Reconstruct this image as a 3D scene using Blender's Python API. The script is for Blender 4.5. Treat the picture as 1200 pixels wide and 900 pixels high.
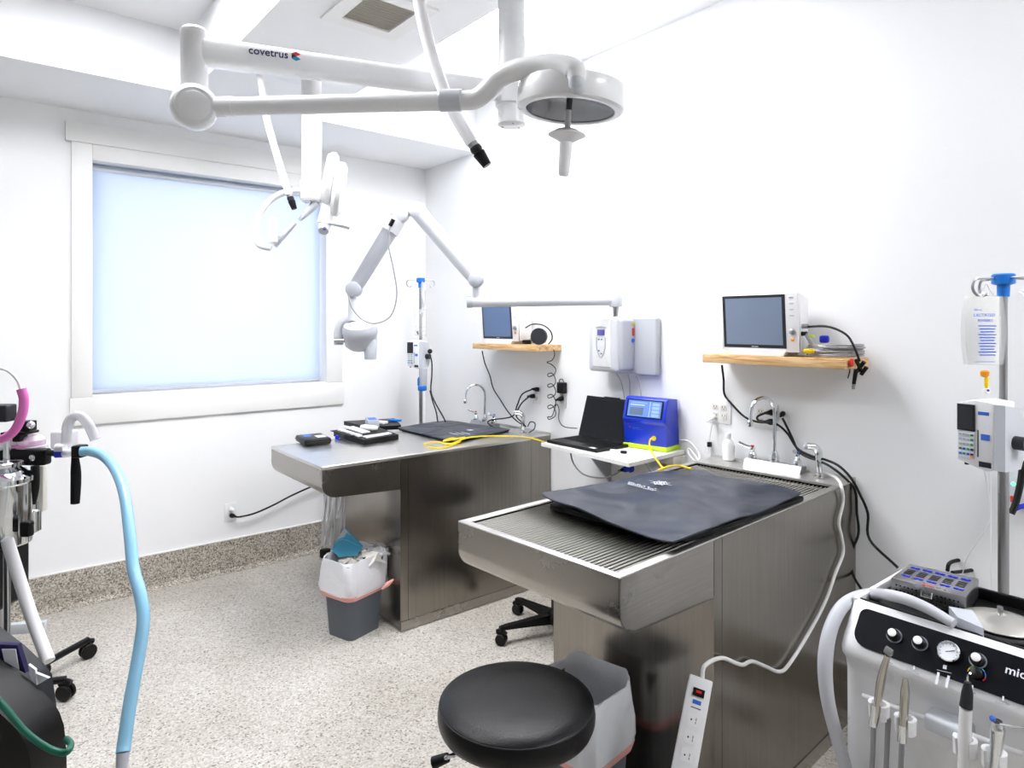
import bpy, bmesh, math, random
from mathutils import Vector, Matrix
random.seed(7)
for o in list(bpy.data.objects): bpy.data.objects.remove(o)
SC = bpy.context.scene
COL = SC.collection
# ------------------------------------------------------------------ camera
YAW = math.radians(50.7); EYE = 1.57; FPX = 777.0
cd = bpy.data.cameras.new('camera'); cam = bpy.data.objects.new('camera', cd); COL.objects.link(cam)
cam.location = (0, 0, EYE); cam.rotation_euler = (math.pi/2, 0, YAW - math.pi/2)
cd.sensor_width = 36; cd.lens = 36*FPX/1200; cd.shift_y = -70/1200; cd.clip_start = .02
SC.camera = cam
# ------------------------------------------------------------------ world / exposure
w = bpy.data.worlds.new('sky'); SC.world = w; w.use_nodes = True
bg = w.node_tree.nodes['Background']; bg.inputs[0].default_value = (.95, .975, 1.0, 1); bg.inputs[1].default_value = 1.6
SC.view_settings.view_transform = 'Standard'; SC.view_settings.look = 'None'
SC.view_settings.gamma = 1; SC.view_settings.use_curve_mapping = False
SC.view_settings.exposure = 0.87
LIGHT = 15.0          # brightness of the ceiling panels

# ------------------------------------------------------------------ pixel -> point on a real plane (measuring tool)
FW = (math.cos(YAW), math.sin(YAW)); RT = (math.sin(YAW), -math.cos(YAW))
def ray(px, py):
    u = (px-600)/FPX; v = -(py-380)/FPX
    return Vector((FW[0]+u*RT[0], FW[1]+u*RT[1], v))
E0 = Vector((0, 0, EYE))
def onz(px, py, z): r = ray(px, py); return E0 + r*((z-EYE)/r.z)
def onx(px, py, x): r = ray(px, py); return E0 + r*(x/r.x)
def ony(px, py, y): r = ray(px, py); return E0 + r*(y/r.y)
def ond(px, py, d): return E0 + ray(px, py)*d
def onp(px, py, p, n):
    r = ray(px, py); n = Vector(n); return E0 + r*((Vector(p)-E0).dot(n)/r.dot(n))

# ------------------------------------------------------------------ materials
MT = {}
def mat(name, col, rough=.5, metal=0, emit=None, es=0, alpha=1, trans=0, ior=1.45, coat=0, spec=.5, sss=0, bump=None, build=None):
    m = bpy.data.materials.new(name); m.use_nodes = True
    nt = m.node_tree; b = nt.nodes['Principled BSDF']
    def lin(c): return c/12.92 if c <= .04045 else ((c+.055)/1.055)**2.4
    c = tuple(lin(x/255) for x in col)+(1,)
    b.inputs['Base Color'].default_value = c
    b.inputs['Roughness'].default_value = rough; b.inputs['Metallic'].default_value = metal
    b.inputs['Alpha'].default_value = alpha; b.inputs['Transmission Weight'].default_value = trans
    b.inputs['IOR'].default_value = ior; b.inputs['Coat Weight'].default_value = coat
    b.inputs['Specular IOR Level'].default_value = spec
    if emit: b.inputs['Emission Color'].default_value = tuple(lin(x/255) for x in emit)+(1,); b.inputs['Emission Strength'].default_value = es
    tc = nt.nodes.new('ShaderNodeTexCoord')
    # a faint roughness / tone variation so that no surface is perfectly even
    n = nt.nodes.new('ShaderNodeTexNoise'); n.inputs['Scale'].default_value = 9; n.inputs['Detail'].default_value = 4
    nt.links.new(tc.outputs['Object'], n.inputs['Vector'])
    mr = nt.nodes.new('ShaderNodeMapRange'); mr.inputs['To Min'].default_value = max(0, rough*.85); mr.inputs['To Max'].default_value = min(1, rough*1.15+.01)
    nt.links.new(n.outputs['Fac'], mr.inputs['Value']); nt.links.new(mr.outputs[0], b.inputs['Roughness'])
    if bump:
        sc, st, det = bump
        n2 = nt.nodes.new('ShaderNodeTexNoise'); n2.inputs['Scale'].default_value = sc; n2.inputs['Detail'].default_value = det
        nt.links.new(tc.outputs['Object'], n2.inputs['Vector'])
        bp = nt.nodes.new('ShaderNodeBump'); bp.inputs['Strength'].default_value = st; bp.inputs['Distance'].default_value = .01
        nt.links.new(n2.outputs['Fac'], bp.inputs['Height']); nt.links.new(bp.outputs[0], b.inputs['Normal'])
    if build: build(nt, b, tc)
    MT[name] = m
    return m
def ramp(nt, stops, interp='LINEAR'):
    r = nt.nodes.new('ShaderNodeValToRGB'); r.color_ramp.interpolation = interp
    e = r.color_ramp.elements
    while len(e) > 1: e.remove(e[-1])
    for i, (p, c) in enumerate(stops):
        x = e[0] if i == 0 else e.new(p)
        x.position = p
        x.color = tuple(((v/255)/12.92 if v/255 <= .04045 else ((v/255+.055)/1.055)**2.4) for v in c)+(1,)
    return r
def flakes(dark):
    def f(nt, b, tc):
        v = nt.nodes.new('ShaderNodeTexVoronoi'); v.inputs['Scale'].default_value = 150
        nt.links.new(tc.outputs['Object'], v.inputs['Vector'])
        sp = nt.nodes.new('ShaderNodeSeparateColor'); nt.links.new(v.outputs['Color'], sp.inputs[0])
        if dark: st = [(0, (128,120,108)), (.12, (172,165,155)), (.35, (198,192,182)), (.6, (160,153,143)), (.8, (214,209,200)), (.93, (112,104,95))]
        else: st = [(0, (138,131,121)), (.05, (186,181,173)), (.25, (206,202,195)), (.55, (193,188,179)), (.75, (217,214,208)), (.95, (165,159,149))]
        r = ramp(nt, st, 'CONSTANT'); nt.links.new(sp.outputs[0], r.inputs[0])
        n = nt.nodes.new('ShaderNodeTexNoise'); n.inputs['Scale'].default_value = 2.2; n.inputs['Detail'].default_value = 5
        nt.links.new(tc.outputs['Object'], n.inputs['Vector'])
        r2 = ramp(nt, [(.3, (228,226,222)), (.7, (255,255,255))]); nt.links.new(n.outputs['Fac'], r2.inputs[0])
        mx = nt.nodes.new('ShaderNodeMix'); mx.data_type = 'RGBA'; mx.blend_type = 'MULTIPLY'; mx.inputs[0].default_value = 1
        nt.links.new(r.outputs[0], mx.inputs[6]); nt.links.new(r2.outputs[0], mx.inputs[7]); nt.links.new(mx.outputs[2], b.inputs['Base Color'])
        bp = nt.nodes.new('ShaderNodeBump'); bp.inputs['Strength'].default_value = .25; bp.inputs['Distance'].default_value = .002
        nt.links.new(sp.outputs[1], bp.inputs['Height']); nt.links.new(bp.outputs[0], b.inputs['Normal'])
    return f
def brushed(axis, a, bcol, r0, r1):
    def f(nt, b, tc):
        mp = nt.nodes.new('ShaderNodeMapping'); s = [40, 40, 40]; s[axis] = .8; mp.inputs['Scale'].default_value = s
        nt.links.new(tc.outputs['Object'], mp.inputs['Vector'])
        n = nt.nodes.new('ShaderNodeTexNoise'); n.inputs['Scale'].default_value = 4; n.inputs['Detail'].default_value = 3
        nt.links.new(mp.outputs[0], n.inputs['Vector'])
        r = ramp(nt, [(.3, a), (.7, bcol)]); nt.links.new(n.outputs['Fac'], r.inputs[0]); nt.links.new(r.outputs[0], b.inputs['Base Color'])
        # cloudy wear
        n2 = nt.nodes.new('ShaderNodeTexNoise'); n2.inputs['Scale'].default_value = 5; n2.inputs['Detail'].default_value = 7; n2.inputs['Roughness'].default_value = .6
        nt.links.new(tc.outputs['Object'], n2.inputs['Vector'])
        mr = nt.nodes.new('ShaderNodeMapRange'); mr.inputs['From Min'].default_value = .3; mr.inputs['From Max'].default_value = .7
        mr.inputs['To Min'].default_value = r0; mr.inputs['To Max'].default_value = r1
        nt.links.new(n2.outputs['Fac'], mr.inputs['Value']); nt.links.new(mr.outputs[0], b.inputs['Roughness'])
        n3 = nt.nodes.new('ShaderNodeTexNoise'); n3.inputs['Scale'].default_value = 3.5; n3.inputs['Detail'].default_value = 1
        nt.links.new(tc.outputs['Object'], n3.inputs['Vector'])
        b2 = nt.nodes.new('ShaderNodeBump'); b2.inputs['Strength'].default_value = .02; b2.inputs['Distance'].default_value = .02
        nt.links.new(n3.outputs['Fac'], b2.inputs['Height'])
        nt.links.new(b2.outputs[0], b.inputs['Normal'])
    return f
def wood(nt, b, tc):
    mp = nt.nodes.new('ShaderNodeMapping'); mp.inputs['Scale'].default_value = (14, 1.6, 22)
    nt.links.new(tc.outputs['Object'], mp.inputs['Vector'])
    n = nt.nodes.new('ShaderNodeTexNoise'); n.inputs['Scale'].default_value = 2.2; n.inputs['Detail'].default_value = 6; n.inputs['Distortion'].default_value = 1.6
    nt.links.new(mp.outputs[0], n.inputs['Vector'])
    r = ramp(nt, [(.25, (150,100,55)), (.42, (205,160,105)), (.6, (232,200,150)), (.8, (190,140,85))])
    nt.links.new(n.outputs['Fac'], r.inputs[0]); nt.links.new(r.outputs[0], b.inputs['Base Color'])
def crinkle(nt, b, tc):
    n = nt.nodes.new('ShaderNodeTexNoise'); n.inputs['Scale'].default_value = 4; n.inputs['Detail'].default_value = 1.2; n.inputs['Distortion'].default_value = .8
    nt.links.new(tc.outputs['Object'], n.inputs['Vector'])
    bp = nt.nodes.new('ShaderNodeBump'); bp.inputs['Strength'].default_value = .9; bp.inputs['Distance'].default_value = .06
    nt.links.new(n.outputs['Fac'], bp.inputs['Height']); nt.links.new(bp.outputs[0], b.inputs['Normal'])

mat('wall_paint', (246,247,248), .85, bump=(220, .04, 2)); mat('ceiling_paint', (247,248,250), .9, bump=(150, .04, 2))
mat('trim_paint', (242,242,240), .45)
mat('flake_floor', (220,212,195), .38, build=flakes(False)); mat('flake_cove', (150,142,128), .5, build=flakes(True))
mat('steel', (150,145,138), .3, 1, build=brushed(0, (160,156,150), (170,166,160), .22, .30))
mat('steel_v', (150,145,138), .3, 1, build=brushed(2, (140,135,128), (151,146,139), .20, .27))
mat('steel_top', (200,198,195), .35, 1, build=brushed(0, (205,203,200), (225,223,220), .28, .42))
mat('basin_steel_shaded', (34,32,30), .4, 1); mat('bar_metal', (215,212,205), .3, 1); mat('chrome', (225,228,230), .08, 1); mat('satin', (170,170,172), .28, 1); mat('nickel', (188,184,176), .25, 1)  # basin steel is darkened: the shade under the grille is in its colour
mat('enamel', (240,241,243), .28, coat=.2); mat('xray_white', (212,215,221), .3, coat=.2); mat('xray_grey', (186,190,198), .32, coat=.2); mat('enamel_grey', (205,209,216), .32, coat=.2)
mat('plastic_white', (240,240,242), .4); mat('plastic_cream', (226,224,214), .4); mat('plastic_grey', (184,188,196), .45)
mat('plastic_dark', (34,36,42), .45); mat('bin_grey', (92,98,106), .5); mat('black', (7,7,8), .42, spec=.35); mat('black_gloss', (8,8,10), .12, coat=.5)
mat('panel_navy', (6,7,16), .45, spec=.12); mat('rubber', (11,11,12), .65, spec=.3); mat('vinyl', (4,4,6), .34, spec=.3, bump=(420, .12, 2))
mat('mat_sheet', (42,48,60), .40, bump=(900, .05, 1), build=crinkle); mat('mat_under', (5,5,7), .55, spec=.3)
mat('cable_black', (8,8,9), .5); mat('cable_white', (232,232,230), .45); mat('cable_grey', (150,150,152), .5); mat('cable_yellow', (245,212,0), .4)
mat('cable_green', (10,95,75), .4); mat('pine', (220,180,130), .55, build=wood)
mat('screen_reflect_grey', (128,142,165), .12, coat=.4); mat('screen_reflect_blue', (88,112,150), .12, coat=.4); mat('screen_dark', (28,32,40), .15, coat=.4); mat('screen_violet', (98,96,175), .3)  # grey and blue: room reflection on switched-off monitors put into the base colour
mat('screen_lit', (95,130,200), .3, emit=(80,115,190), es=.12); mat('screen_ui', (140,170,225), .3, emit=(140,170,230), es=.1); mat('screen_pane', (95,112,135), .3)
mat('blue_case', (14,52,196), .3, coat=.3); mat('lime', (195,230,40), .4); mat('blue_plastic', (28,120,215), .35); mat('blue_deep', (20,40,190), .4); mat('blue_print', (60,110,215), .5)
mat('ink_navy', (38,30,80), .5); mat('ink_grey', (130,135,145), .5); mat('red', (215,50,45), .45); mat('teal', (20,150,180), .45); mat('orange', (235,150,30), .4); mat('yellow', (240,205,30), .45)
mat('ink_white', (225,228,235), .5); mat('pink_tube', (240,125,205), .35); mat('pink_band', (235,170,165), .5); mat('hose_white', (246,246,248), .5); mat('hose_grey', (196,198,205), .45)
mat('steri_blue', (85,175,212), .5, bump=(60, .3, 3)); mat('paper', (238,236,228), .7); mat('tan_vent', (214,211,200), .6); mat('green_key', (60,150,80), .5)
mat('led_green', (60,255,120), .4, emit=(60,255,120), es=4); mat('led_red', (190,30,20), .4, emit=(255,40,20), es=.12)
mat('lamp_glass', (26,30,42), .06, 0, ior=1.14); mat('panel_glow', (255,255,255), .5, emit=(252,252,255), es=LIGHT)
mat('dark_hole', (8,8,8), .8); mat('bottle_white', (238,240,240), .35); mat('hose_blue', (150,208,240), .35, coat=.3)
def clear(name, col, tr, rough=.3):
    m = bpy.data.materials.new(name); m.use_nodes = True; nt = m.node_tree; nt.nodes.clear()
    out = nt.nodes.new('ShaderNodeOutputMaterial'); t = nt.nodes.new('ShaderNodeBsdfTransparent'); p = nt.nodes.new('ShaderNodeBsdfPrincipled')
    p.inputs['Base Color'].default_value = tuple((x/255)**2.2 for x in col)+(1,); p.inputs['Roughness'].default_value = rough
    tc = nt.nodes.new('ShaderNodeTexCoord'); n = nt.nodes.new('ShaderNodeTexNoise'); n.inputs['Scale'].default_value = 22; n.inputs['Detail'].default_value = 3
    nt.links.new(tc.outputs['Object'], n.inputs['Vector'])
    bp = nt.nodes.new('ShaderNodeBump'); bp.inputs['Strength'].default_value = .5; bp.inputs['Distance'].default_value = .01
    nt.links.new(n.outputs['Fac'], bp.inputs['Height']); nt.links.new(bp.outputs[0], p.inputs['Normal'])
    mx = nt.nodes.new('ShaderNodeMixShader'); mx.inputs[0].default_value = tr
    nt.links.new(t.outputs[0], mx.inputs[1]); nt.links.new(p.outputs[0], mx.inputs[2]); nt.links.new(mx.outputs[0], out.inputs[0]); MT[name] = m
clear('bag_film', (250,251,253), .28); clear('liner_film', (246,247,252), .88, .35); clear('clear_plastic', (232,236,240), .3, .15); clear('clear_smoky', (238,238,244), .6, .15); clear('fluid_bag', (238,240,236), .22, .12)
clear('liner_thin', (240,243,248), .78, .25); clear('pane_glass', (225,235,245), .1, .05)
# translucent roller shade, lit by the daylight behind it
m = bpy.data.materials.new('shade_cloth'); m.use_nodes = True; nt = m.node_tree; nt.nodes.clear()
out = nt.nodes.new('ShaderNodeOutputMaterial'); tl = nt.nodes.new('ShaderNodeBsdfTranslucent'); tl.inputs[0].default_value = (.95, .945, 1, 1)
df = nt.nodes.new('ShaderNodeBsdfDiffuse'); df.inputs[0].default_value = (.55, .68, .85, 1); mx = nt.nodes.new('ShaderNodeMixShader'); mx.inputs[0].default_value = .45
nt.links.new(df.outputs[0], mx.inputs[1]); nt.links.new(tl.outputs[0], mx.inputs[2]); nt.links.new(mx.outputs[0], out.inputs[0]); MT['shade_cloth'] = m

# ------------------------------------------------------------------ mesh builder
def frame_from(z):
    z = Vector(z).normalized(); a = Vector((0, 0, 1)) if abs(z.z) < .9 else Vector((1, 0, 0))
    x = a.cross(z).normalized(); y = z.cross(x)
    return x, y, z
def smooth_path(pts, n=6):
    P = [Vector(p) for p in pts]
    if len(P) < 3: return P
    out = []
    for i in range(len(P)-1):
        p0 = P[i-1] if i else P[0]*2-P[1]; p1 = P[i]; p2 = P[i+1]; p3 = P[i+2] if i+2 < len(P) else P[-1]*2-P[-2]
        for k in range(n):
            t = k/n
            out.append(.5*((2*p1)+(-p0+p2)*t+(2*p0-5*p1+4*p2-p3)*t*t+(-p0+3*p1-3*p2+p3)*t**3))
    out.append(P[-1]); return out
WM = {}
class MB:
    def __init__(s): s.bm = bmesh.new(); s.X = Matrix.Identity(4)
    def _v(s, p): return s.bm.verts.new(s.X @ Vector(p))
    def box(s, c, d, rz=0, bev=0, seg=2, R=None):
        t = bmesh.new(); bmesh.ops.create_cube(t, size=1)
        for v in t.verts: v.co = Vector((v.co.x*d[0], v.co.y*d[1], v.co.z*d[2]))
        if bev: bmesh.ops.bevel(t, geom=list(t.edges), offset=bev, segments=seg, profile=.5, affect='EDGES')
        M = Matrix.Translation(Vector(c)) @ (R.to_4x4() if R else Matrix.Rotation(rz, 4, 'Z'))
        return s._merge(t, M)
    def _merge(s, t, M=Matrix.Identity(4)):
        t.verts.index_update(); vm = [s.bm.verts.new(s.X @ (M @ v.co)) for v in t.verts]
        for f in t.faces:
            try: s.bm.faces.new([vm[v.index] for v in f.verts])
            except ValueError: pass
        t.free(); return s
    def bb(s, lo, hi, bev=0, seg=2):
        return s.box([(a+b)/2 for a, b in zip(lo, hi)], [abs(b-a) for a, b in zip(lo, hi)], 0, bev, seg)
    def rings(s, R, cap=True, closed=False):
        rows = [[s._v(p) for p in r] for r in R]; n = len(rows[0])
        m = len(rows)
        for i in range(m if closed else m-1):
            a, b = rows[i], rows[(i+1) % m]
            for k in range(n):
                s.bm.faces.new((a[k], a[(k+1) % n], b[(k+1) % n], b[k]))
        if cap and not closed:
            s.bm.faces.new(list(reversed(rows[0]))); s.bm.faces.new(rows[-1])
        return s
    def cyl(s, p, q, r0, r1=None, n=20):
        r1 = r0 if r1 is None else r1; p = Vector(p); q = Vector(q); x, y, z = frame_from(q-p)
        def ring(c, r): return [c+x*(r*math.cos(6.28318*k/n))+y*(r*math.sin(6.28318*k/n)) for k in range(n)]
        return s.rings([ring(p, r0), ring(q, r1)])
    def lathe(s, prof, p=(0,0,0), axis=(0,0,1), n=32, cap=True):
        p = Vector(p); x, y, z = frame_from(axis)
        return s.rings([[p+z*h+x*(max(r,1e-4)*math.cos(6.28318*k/n))+y*(max(r,1e-4)*math.sin(6.28318*k/n)) for k in range(n)] for r, h in prof], cap)
    def tube(s, pts, r, n=10, sm=6, radii=None, ribs=0):
        P = smooth_path(pts, sm) if sm else [Vector(p) for p in pts]
        if ribs:     # corrugated hose: resample at the rib pitch
            L = [0]
            for a, b in zip(P, P[1:]): L.append(L[-1]+(b-a).length)
            k = max(4, int(L[-1]/ribs)*2); Q = []; j = 0
            for i in range(k+1):
                d = L[-1]*i/k
                while j < len(L)-2 and L[j+1] < d: j += 1
                Q.append(P[j].lerp(P[j+1], (d-L[j])/max(1e-9, L[j+1]-L[j])))
            P = Q
        T = [(P[min(i+1, len(P)-1)]-P[max(i-1, 0)]).normalized() for i in range(len(P))]
        x, y, z = frame_from(T[0]); R = []
        for i, p in enumerate(P):
            t = T[i]; x = (x-t*x.dot(t)).normalized(); y = t.cross(x)
            rr = r
            if radii:
                f = i/(len(P)-1)*(len(radii)-1); a = min(int(f), len(radii)-2); rr = radii[a]+(radii[a+1]-radii[a])*(f-a)
            if ribs: rr *= 1.0 if i % 2 else .9
            R.append([p+x*(rr*math.cos(6.28318*k/n))+y*(rr*math.sin(6.28318*k/n)) for k in range(n)])
        return s.rings(R)
    def ball(s, c, r, sc=(1,1,1), n=20):
        c = Vector(c); m = n//2; R = []
        for i in range(m+1):
            a = -math.pi/2+math.pi*i/m
            R.append([c+Vector((max(1e-4, math.cos(a))*r*math.cos(6.28318*k/n)*sc[0], max(1e-4, math.cos(a))*r*math.sin(6.28318*k/n)*sc[1], math.sin(a)*r*sc[2])) for k in range(n)])
        return s.rings(R)
    def prism(s, poly, ext):
        ext = Vector(ext); a = [Vector(p) for p in poly]
        return s.rings([a, [p+ext for p in a]])
    def sheet(s, fn, nu, nv, th):
        top = [[Vector(fn(i/nu, j/nv)) for j in range(nv+1)] for i in range(nu+1)]
        A = [[s._v(p) for p in r] for r in top]; B = [[s._v(p-Vector((0,0,th))) for p in r] for r in top]
        for i in range(nu):
            for j in range(nv):
                s.bm.faces.new((A[i][j], A[i+1][j], A[i+1][j+1], A[i][j+1])); s.bm.faces.new((B[i][j+1], B[i+1][j+1], B[i+1][j], B[i][j]))
        for i in range(nu):
            s.bm.faces.new((A[i+1][0], A[i][0], B[i][0], B[i+1][0])); s.bm.faces.new((A[i][nv], A[i+1][nv], B[i+1][nv], B[i][nv]))
        for j in range(nv):
            s.bm.faces.new((A[0][j], A[0][j+1], B[0][j+1], B[0][j])); s.bm.faces.new((A[nu][j+1], A[nu][j], B[nu][j], B[nu][j+1]))
        return s
    def build(s, name, mt, parent=None, ang=35, F=None):
        """F: frame in which the vertices were given (None = world)."""
        bm = s.bm
        bmesh.ops.recalc_face_normals(bm, faces=list(bm.faces))
        if F is not None: bm.transform(F)
        if parent is not None: W = WM[parent]
        else:
            xs = [v.co for v in bm.verts]; lo = [min(v[i] for v in xs) for i in range(3)]; hi = [max(v[i] for v in xs) for i in range(3)]
            W = Matrix.Translation(((lo[0]+hi[0])/2, (lo[1]+hi[1])/2, lo[2]))
        bm.transform(W.inverted())
        me = bpy.data.meshes.new(name); bm.to_mesh(me); bm.free()
        me.materials.append(MT[mt])
        me.polygons.foreach_set('use_smooth', [True]*len(me.polygons)); me.set_sharp_from_angle(angle=math.radians(ang))
        o = bpy.data.objects.new(name, me); COL.objects.link(o)
        if parent is not None: o.parent = parent; WM[o] = W
        else: o.matrix_world = W; o.location = W.translation; WM[o] = W
        return o
def tag(o, label, cat, group=None, kind=None):
    o['label'] = label; o['category'] = cat
    if group: o['group'] = group
    if kind: o['kind'] = kind
    return o
def thing(name, label, cat, loc, rz=0, group=None):
    o = bpy.data.objects.new(name, None); COL.objects.link(o); o.empty_display_size = .05
    o.location = loc; o.rotation_euler = (0, 0, rz); WM[o] = Matrix.Translation(Vector(loc)) @ Matrix.Rotation(rz, 4, 'Z')
    return tag(o, label, cat, group)
def struct(name, mb, mt, parent=None, ang=35):
    o = mb.build(name, mt, parent, ang)
    if parent is None: o['kind'] = 'structure'
    return o
def lab(o, l): o['label'] = l; return o
def text(name, s, size, org, xd, yd, mt, parent, ext=.0004, align='LEFT'):
    cu = bpy.data.curves.new('t', 'FONT'); cu.body = s; cu.size = size; cu.extrude = ext; cu.align_x = align; cu.resolution_u = 3; cu.offset = size*.012
    ob = bpy.data.objects.new('t', cu); COL.objects.link(ob)
    dg = bpy.context.evaluated_depsgraph_get(); me = bpy.data.meshes.new_from_object(ob.evaluated_get(dg))
    bpy.data.objects.remove(ob)
    x = Vector(xd).normalized(); y = Vector(yd); y = (y-x*y.dot(x)).normalized(); z = x.cross(y)
    M = Matrix((x, y, z)).transposed().to_4x4(); M.translation = Vector(org)
    me.transform(WM[parent].inverted() @ M); me.name = name; me.materials.clear(); me.materials.append(MT[mt])
    o = bpy.data.objects.new(name, me); COL.objects.link(o); o.parent = parent; WM[o] = WM[parent]; return o
def cable(name, pts, r, mt, label, cat='cable', sm=6, n=8, group=None):
    return tag(MB().tube(pts, r, n, sm).build(name, mt), label, cat, group)
def copy_tree(root, loc, rz=0):
    r = root.copy(); COL.objects.link(r); r.location = loc; r.rotation_euler = (0, 0, rz)
    WM[r] = Matrix.Translation(Vector(loc)) @ Matrix.Rotation(rz, 4, 'Z')
    for ch in list(root.children):
        c = ch.copy(); COL.objects.link(c); c.parent = r; WM[c] = WM[r]
        for g in list(ch.children):
            d = g.copy(); COL.objects.link(d); d.parent = c; WM[d] = WM[r]
    return r

# ================================================================== THE ROOM
WX, WY = 2.74, 4.41; X0, Y0 = -4.2, -3.8; CZ = 3.09; SZ = 2.77
struct('floor', MB().bb((X0-.1, Y0-.1, -.1), (WX+.1, WY+.1, 0)), 'flake_floor')
struct('ceiling', MB().bb((X0-.1, Y0-.1, CZ), (WX+.1, WY+.1, CZ+.1)), 'ceiling_paint')
wl, wr, wb, wt = .538, 1.925, 1.16, 2.497      # window opening
m = MB(); m.bb((X0, WY, 0), (wl, WY+.16, CZ)); m.bb((wr, WY, 0), (WX+.1, WY+.16, CZ)); m.bb((wl, WY, 0), (wr, WY+.16, wb)); m.bb((wl, WY, wt), (wr, WY+.16, CZ))
struct('wall_left', m, 'wall_paint')
struct('wall_right', MB().bb((WX, Y0, 0), (WX+.1, WY, CZ)), 'wall_paint')
struct('wall_front', MB().bb((X0, Y0-.1, 0), (WX+.1, Y0, CZ)), 'wall_paint')
struct('wall_back', MB().bb((X0-.1, Y0, 0), (X0, WY+.16, CZ)), 'wall_paint')
struct('ceiling_soffit', MB().bb((X0, 3.74, SZ), (WX, WY, CZ)), 'ceiling_paint')
struct('ceiling_bulkhead', MB().bb((.889, Y0, SZ), (1.555, 3.74, CZ)), 'ceiling_paint')
def cove(name, a, b, nx, ny):
    # coved skirting: floor chips turned up the wall
    a = Vector(a); b = Vector(b); nrm = Vector((nx, ny, 0)); prof = [(0, .2), (.008, .2), (.010, .19), (.010, .05), (.016, .02), (.034, .004), (.05, .0015), (.05, 0), (0, 0)]
    m = MB(); m.rings([[p+nrm*d+Vector((0, 0, h)) for d, h in prof] for p in (a, b)])
    o = struct(name, m, 'flake_cove'); c = MB().bb([min(x) for x in zip(a, a+nrm*.011, b)][:2]+[.199], [max(x) for x in zip(a, b, b+nrm*.011)][:2]+[.206]).build('cap_strip', 'trim_paint', o)
    return o
cove('baseboard_left', (X0, WY, 0), (WX, WY, 0), 0, -1)
cove('baseboard_right', (WX, Y0, 0), (WX, WY-.05, 0), -1, 0)
# window
win = MB(); d0, d1 = WY-.012, WY+.10
for a, b in (((wl, WY+.105, wb), (wl+.05, WY+.15, wt)), ((wr-.05, WY+.105, wb), (wr, WY+.15, wt)), ((wl, WY+.105, wb), (wr, WY+.15, wb+.05)), ((wl, WY+.105, wt-.05), (wr, WY+.15, wt))): win.bb(a, b)
wo = struct('window_1', win, 'trim_paint')
MB().bb((wl+.05, WY+.124, wb+.05), (wr-.05, WY+.130, wt-.05)).build('glass_pane', 'pane_glass', wo)
sh = MB().bb((wl+.008, WY+.070, wb+.028), (wr-.012, WY+.072, wt-.002)).build('roller_shade', 'shade_cloth', wo); lab(sh, 'pale blue translucent roller shade pulled down')
MB().bb((wl+.008, WY+.062, wb+.010), (wr-.012, WY+.078, wb+.032), .004).build('hem_bar', 'plastic_grey', sh)
MB().cyl((wl+.01, WY+.085, wt-.03), (wr-.01, WY+.085, wt-.03), .02).build('roller_tube', 'enamel_grey', sh)
MB().bb((wl-.108, WY-.018, wb-.155), (wr+.128, WY+.001, wb), .002).build('apron', 'trim_paint', wo)
MB().bb((wl-.02, WY-.018, wb-.004), (wr+.02, WY+.1, wb+.006), .002).build('window_sill', 'trim_paint', wo)
MB().bb((wl-.100, WY-.018, wb), (wl, WY+.001, wt+.09), .002).build('side_casing', 'trim_paint', wo)
MB().bb((wr, WY-.018, wb), (wr+.12, WY+.001, wt+.09), .002).build('side_casing', 'trim_paint', wo)
MB().bb((wl, WY-.0175, wt), (wr, WY+.001, wt+.09), .002).build('head_casing', 'trim_paint', wo)
MB().bb((wl-.128, WY-.026, wt+.09), (wr+.145, WY+.001, wt+.20), .002).build('header_board', 'trim_paint', wo)
# ------------------------------------------------------------------ ceiling lights
LP = [(1.68, 1.88, 'recessed rectangular ceiling light panel nearest the shelf wall, seen past the grey drop'),
      (1.68, -1.75, 'unseen fill light panel added behind the viewer on the shelf-wall side'),  # out of view, added as fill to brighten the right-hand side
      (.12, 1.88, 'recessed ceiling light panel over the window side, above the black stool')]
for x, y, l in LP:
    t = thing('ceiling_light', l, 'ceiling light', (x+.3, y+.6, CZ-.02), 0, 'recessed ceiling light panels')
    f = MB(); z0, z1 = CZ-.012, CZ+.004
    f.bb((x, y, z0), (x+.6, y+.02, z1)); f.bb((x, y+1.20, z0), (x+.6, y+1.22, z1)); f.bb((x, y+.02, z0), (x+.02, y+1.20, z1)); f.bb((x+.58, y+.02, z0), (x+.6, y+1.20, z1))
    f.build('frame', 'trim_paint', t)
    MB().bb((x+.02, y+.02, CZ-.006), (x+.58, y+1.20, CZ-.002)).build('diffuser', 'panel_glow', t)
# vent
t = thing('ceiling_vent', 'square tan air vent in the underside of the grey ceiling drop', 'vent', (1.222, 2.30, SZ-.012))
f = MB(); a, b, c, d = 1.06, 2.13, 1.384, 2.475
for lo, hi in (((a, b), (c, b+.06)), ((a, d-.06), (c, d)), ((a, b+.06), (a+.06, d-.06)), ((c-.06, b+.06), (c, d-.06))): f.bb(lo+(SZ-.010,), hi+(SZ+.002,))
f.build('frame', 'trim_paint', t)
MB().bb((a+.05, b+.05, SZ-.001), (c-.05, d-.05, SZ+.004)).build('backing', 'tan_vent', t)
lv = MB()
for k in range(13): lv.box((a+.162, b+.068+k*.0175, SZ-.005), (.21, .012, .002), R=Matrix.Rotation(.5, 3, 'X'))
lv.build('louver_grille', 'tan_vent', t)['kind'] = 'stuff'

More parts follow.
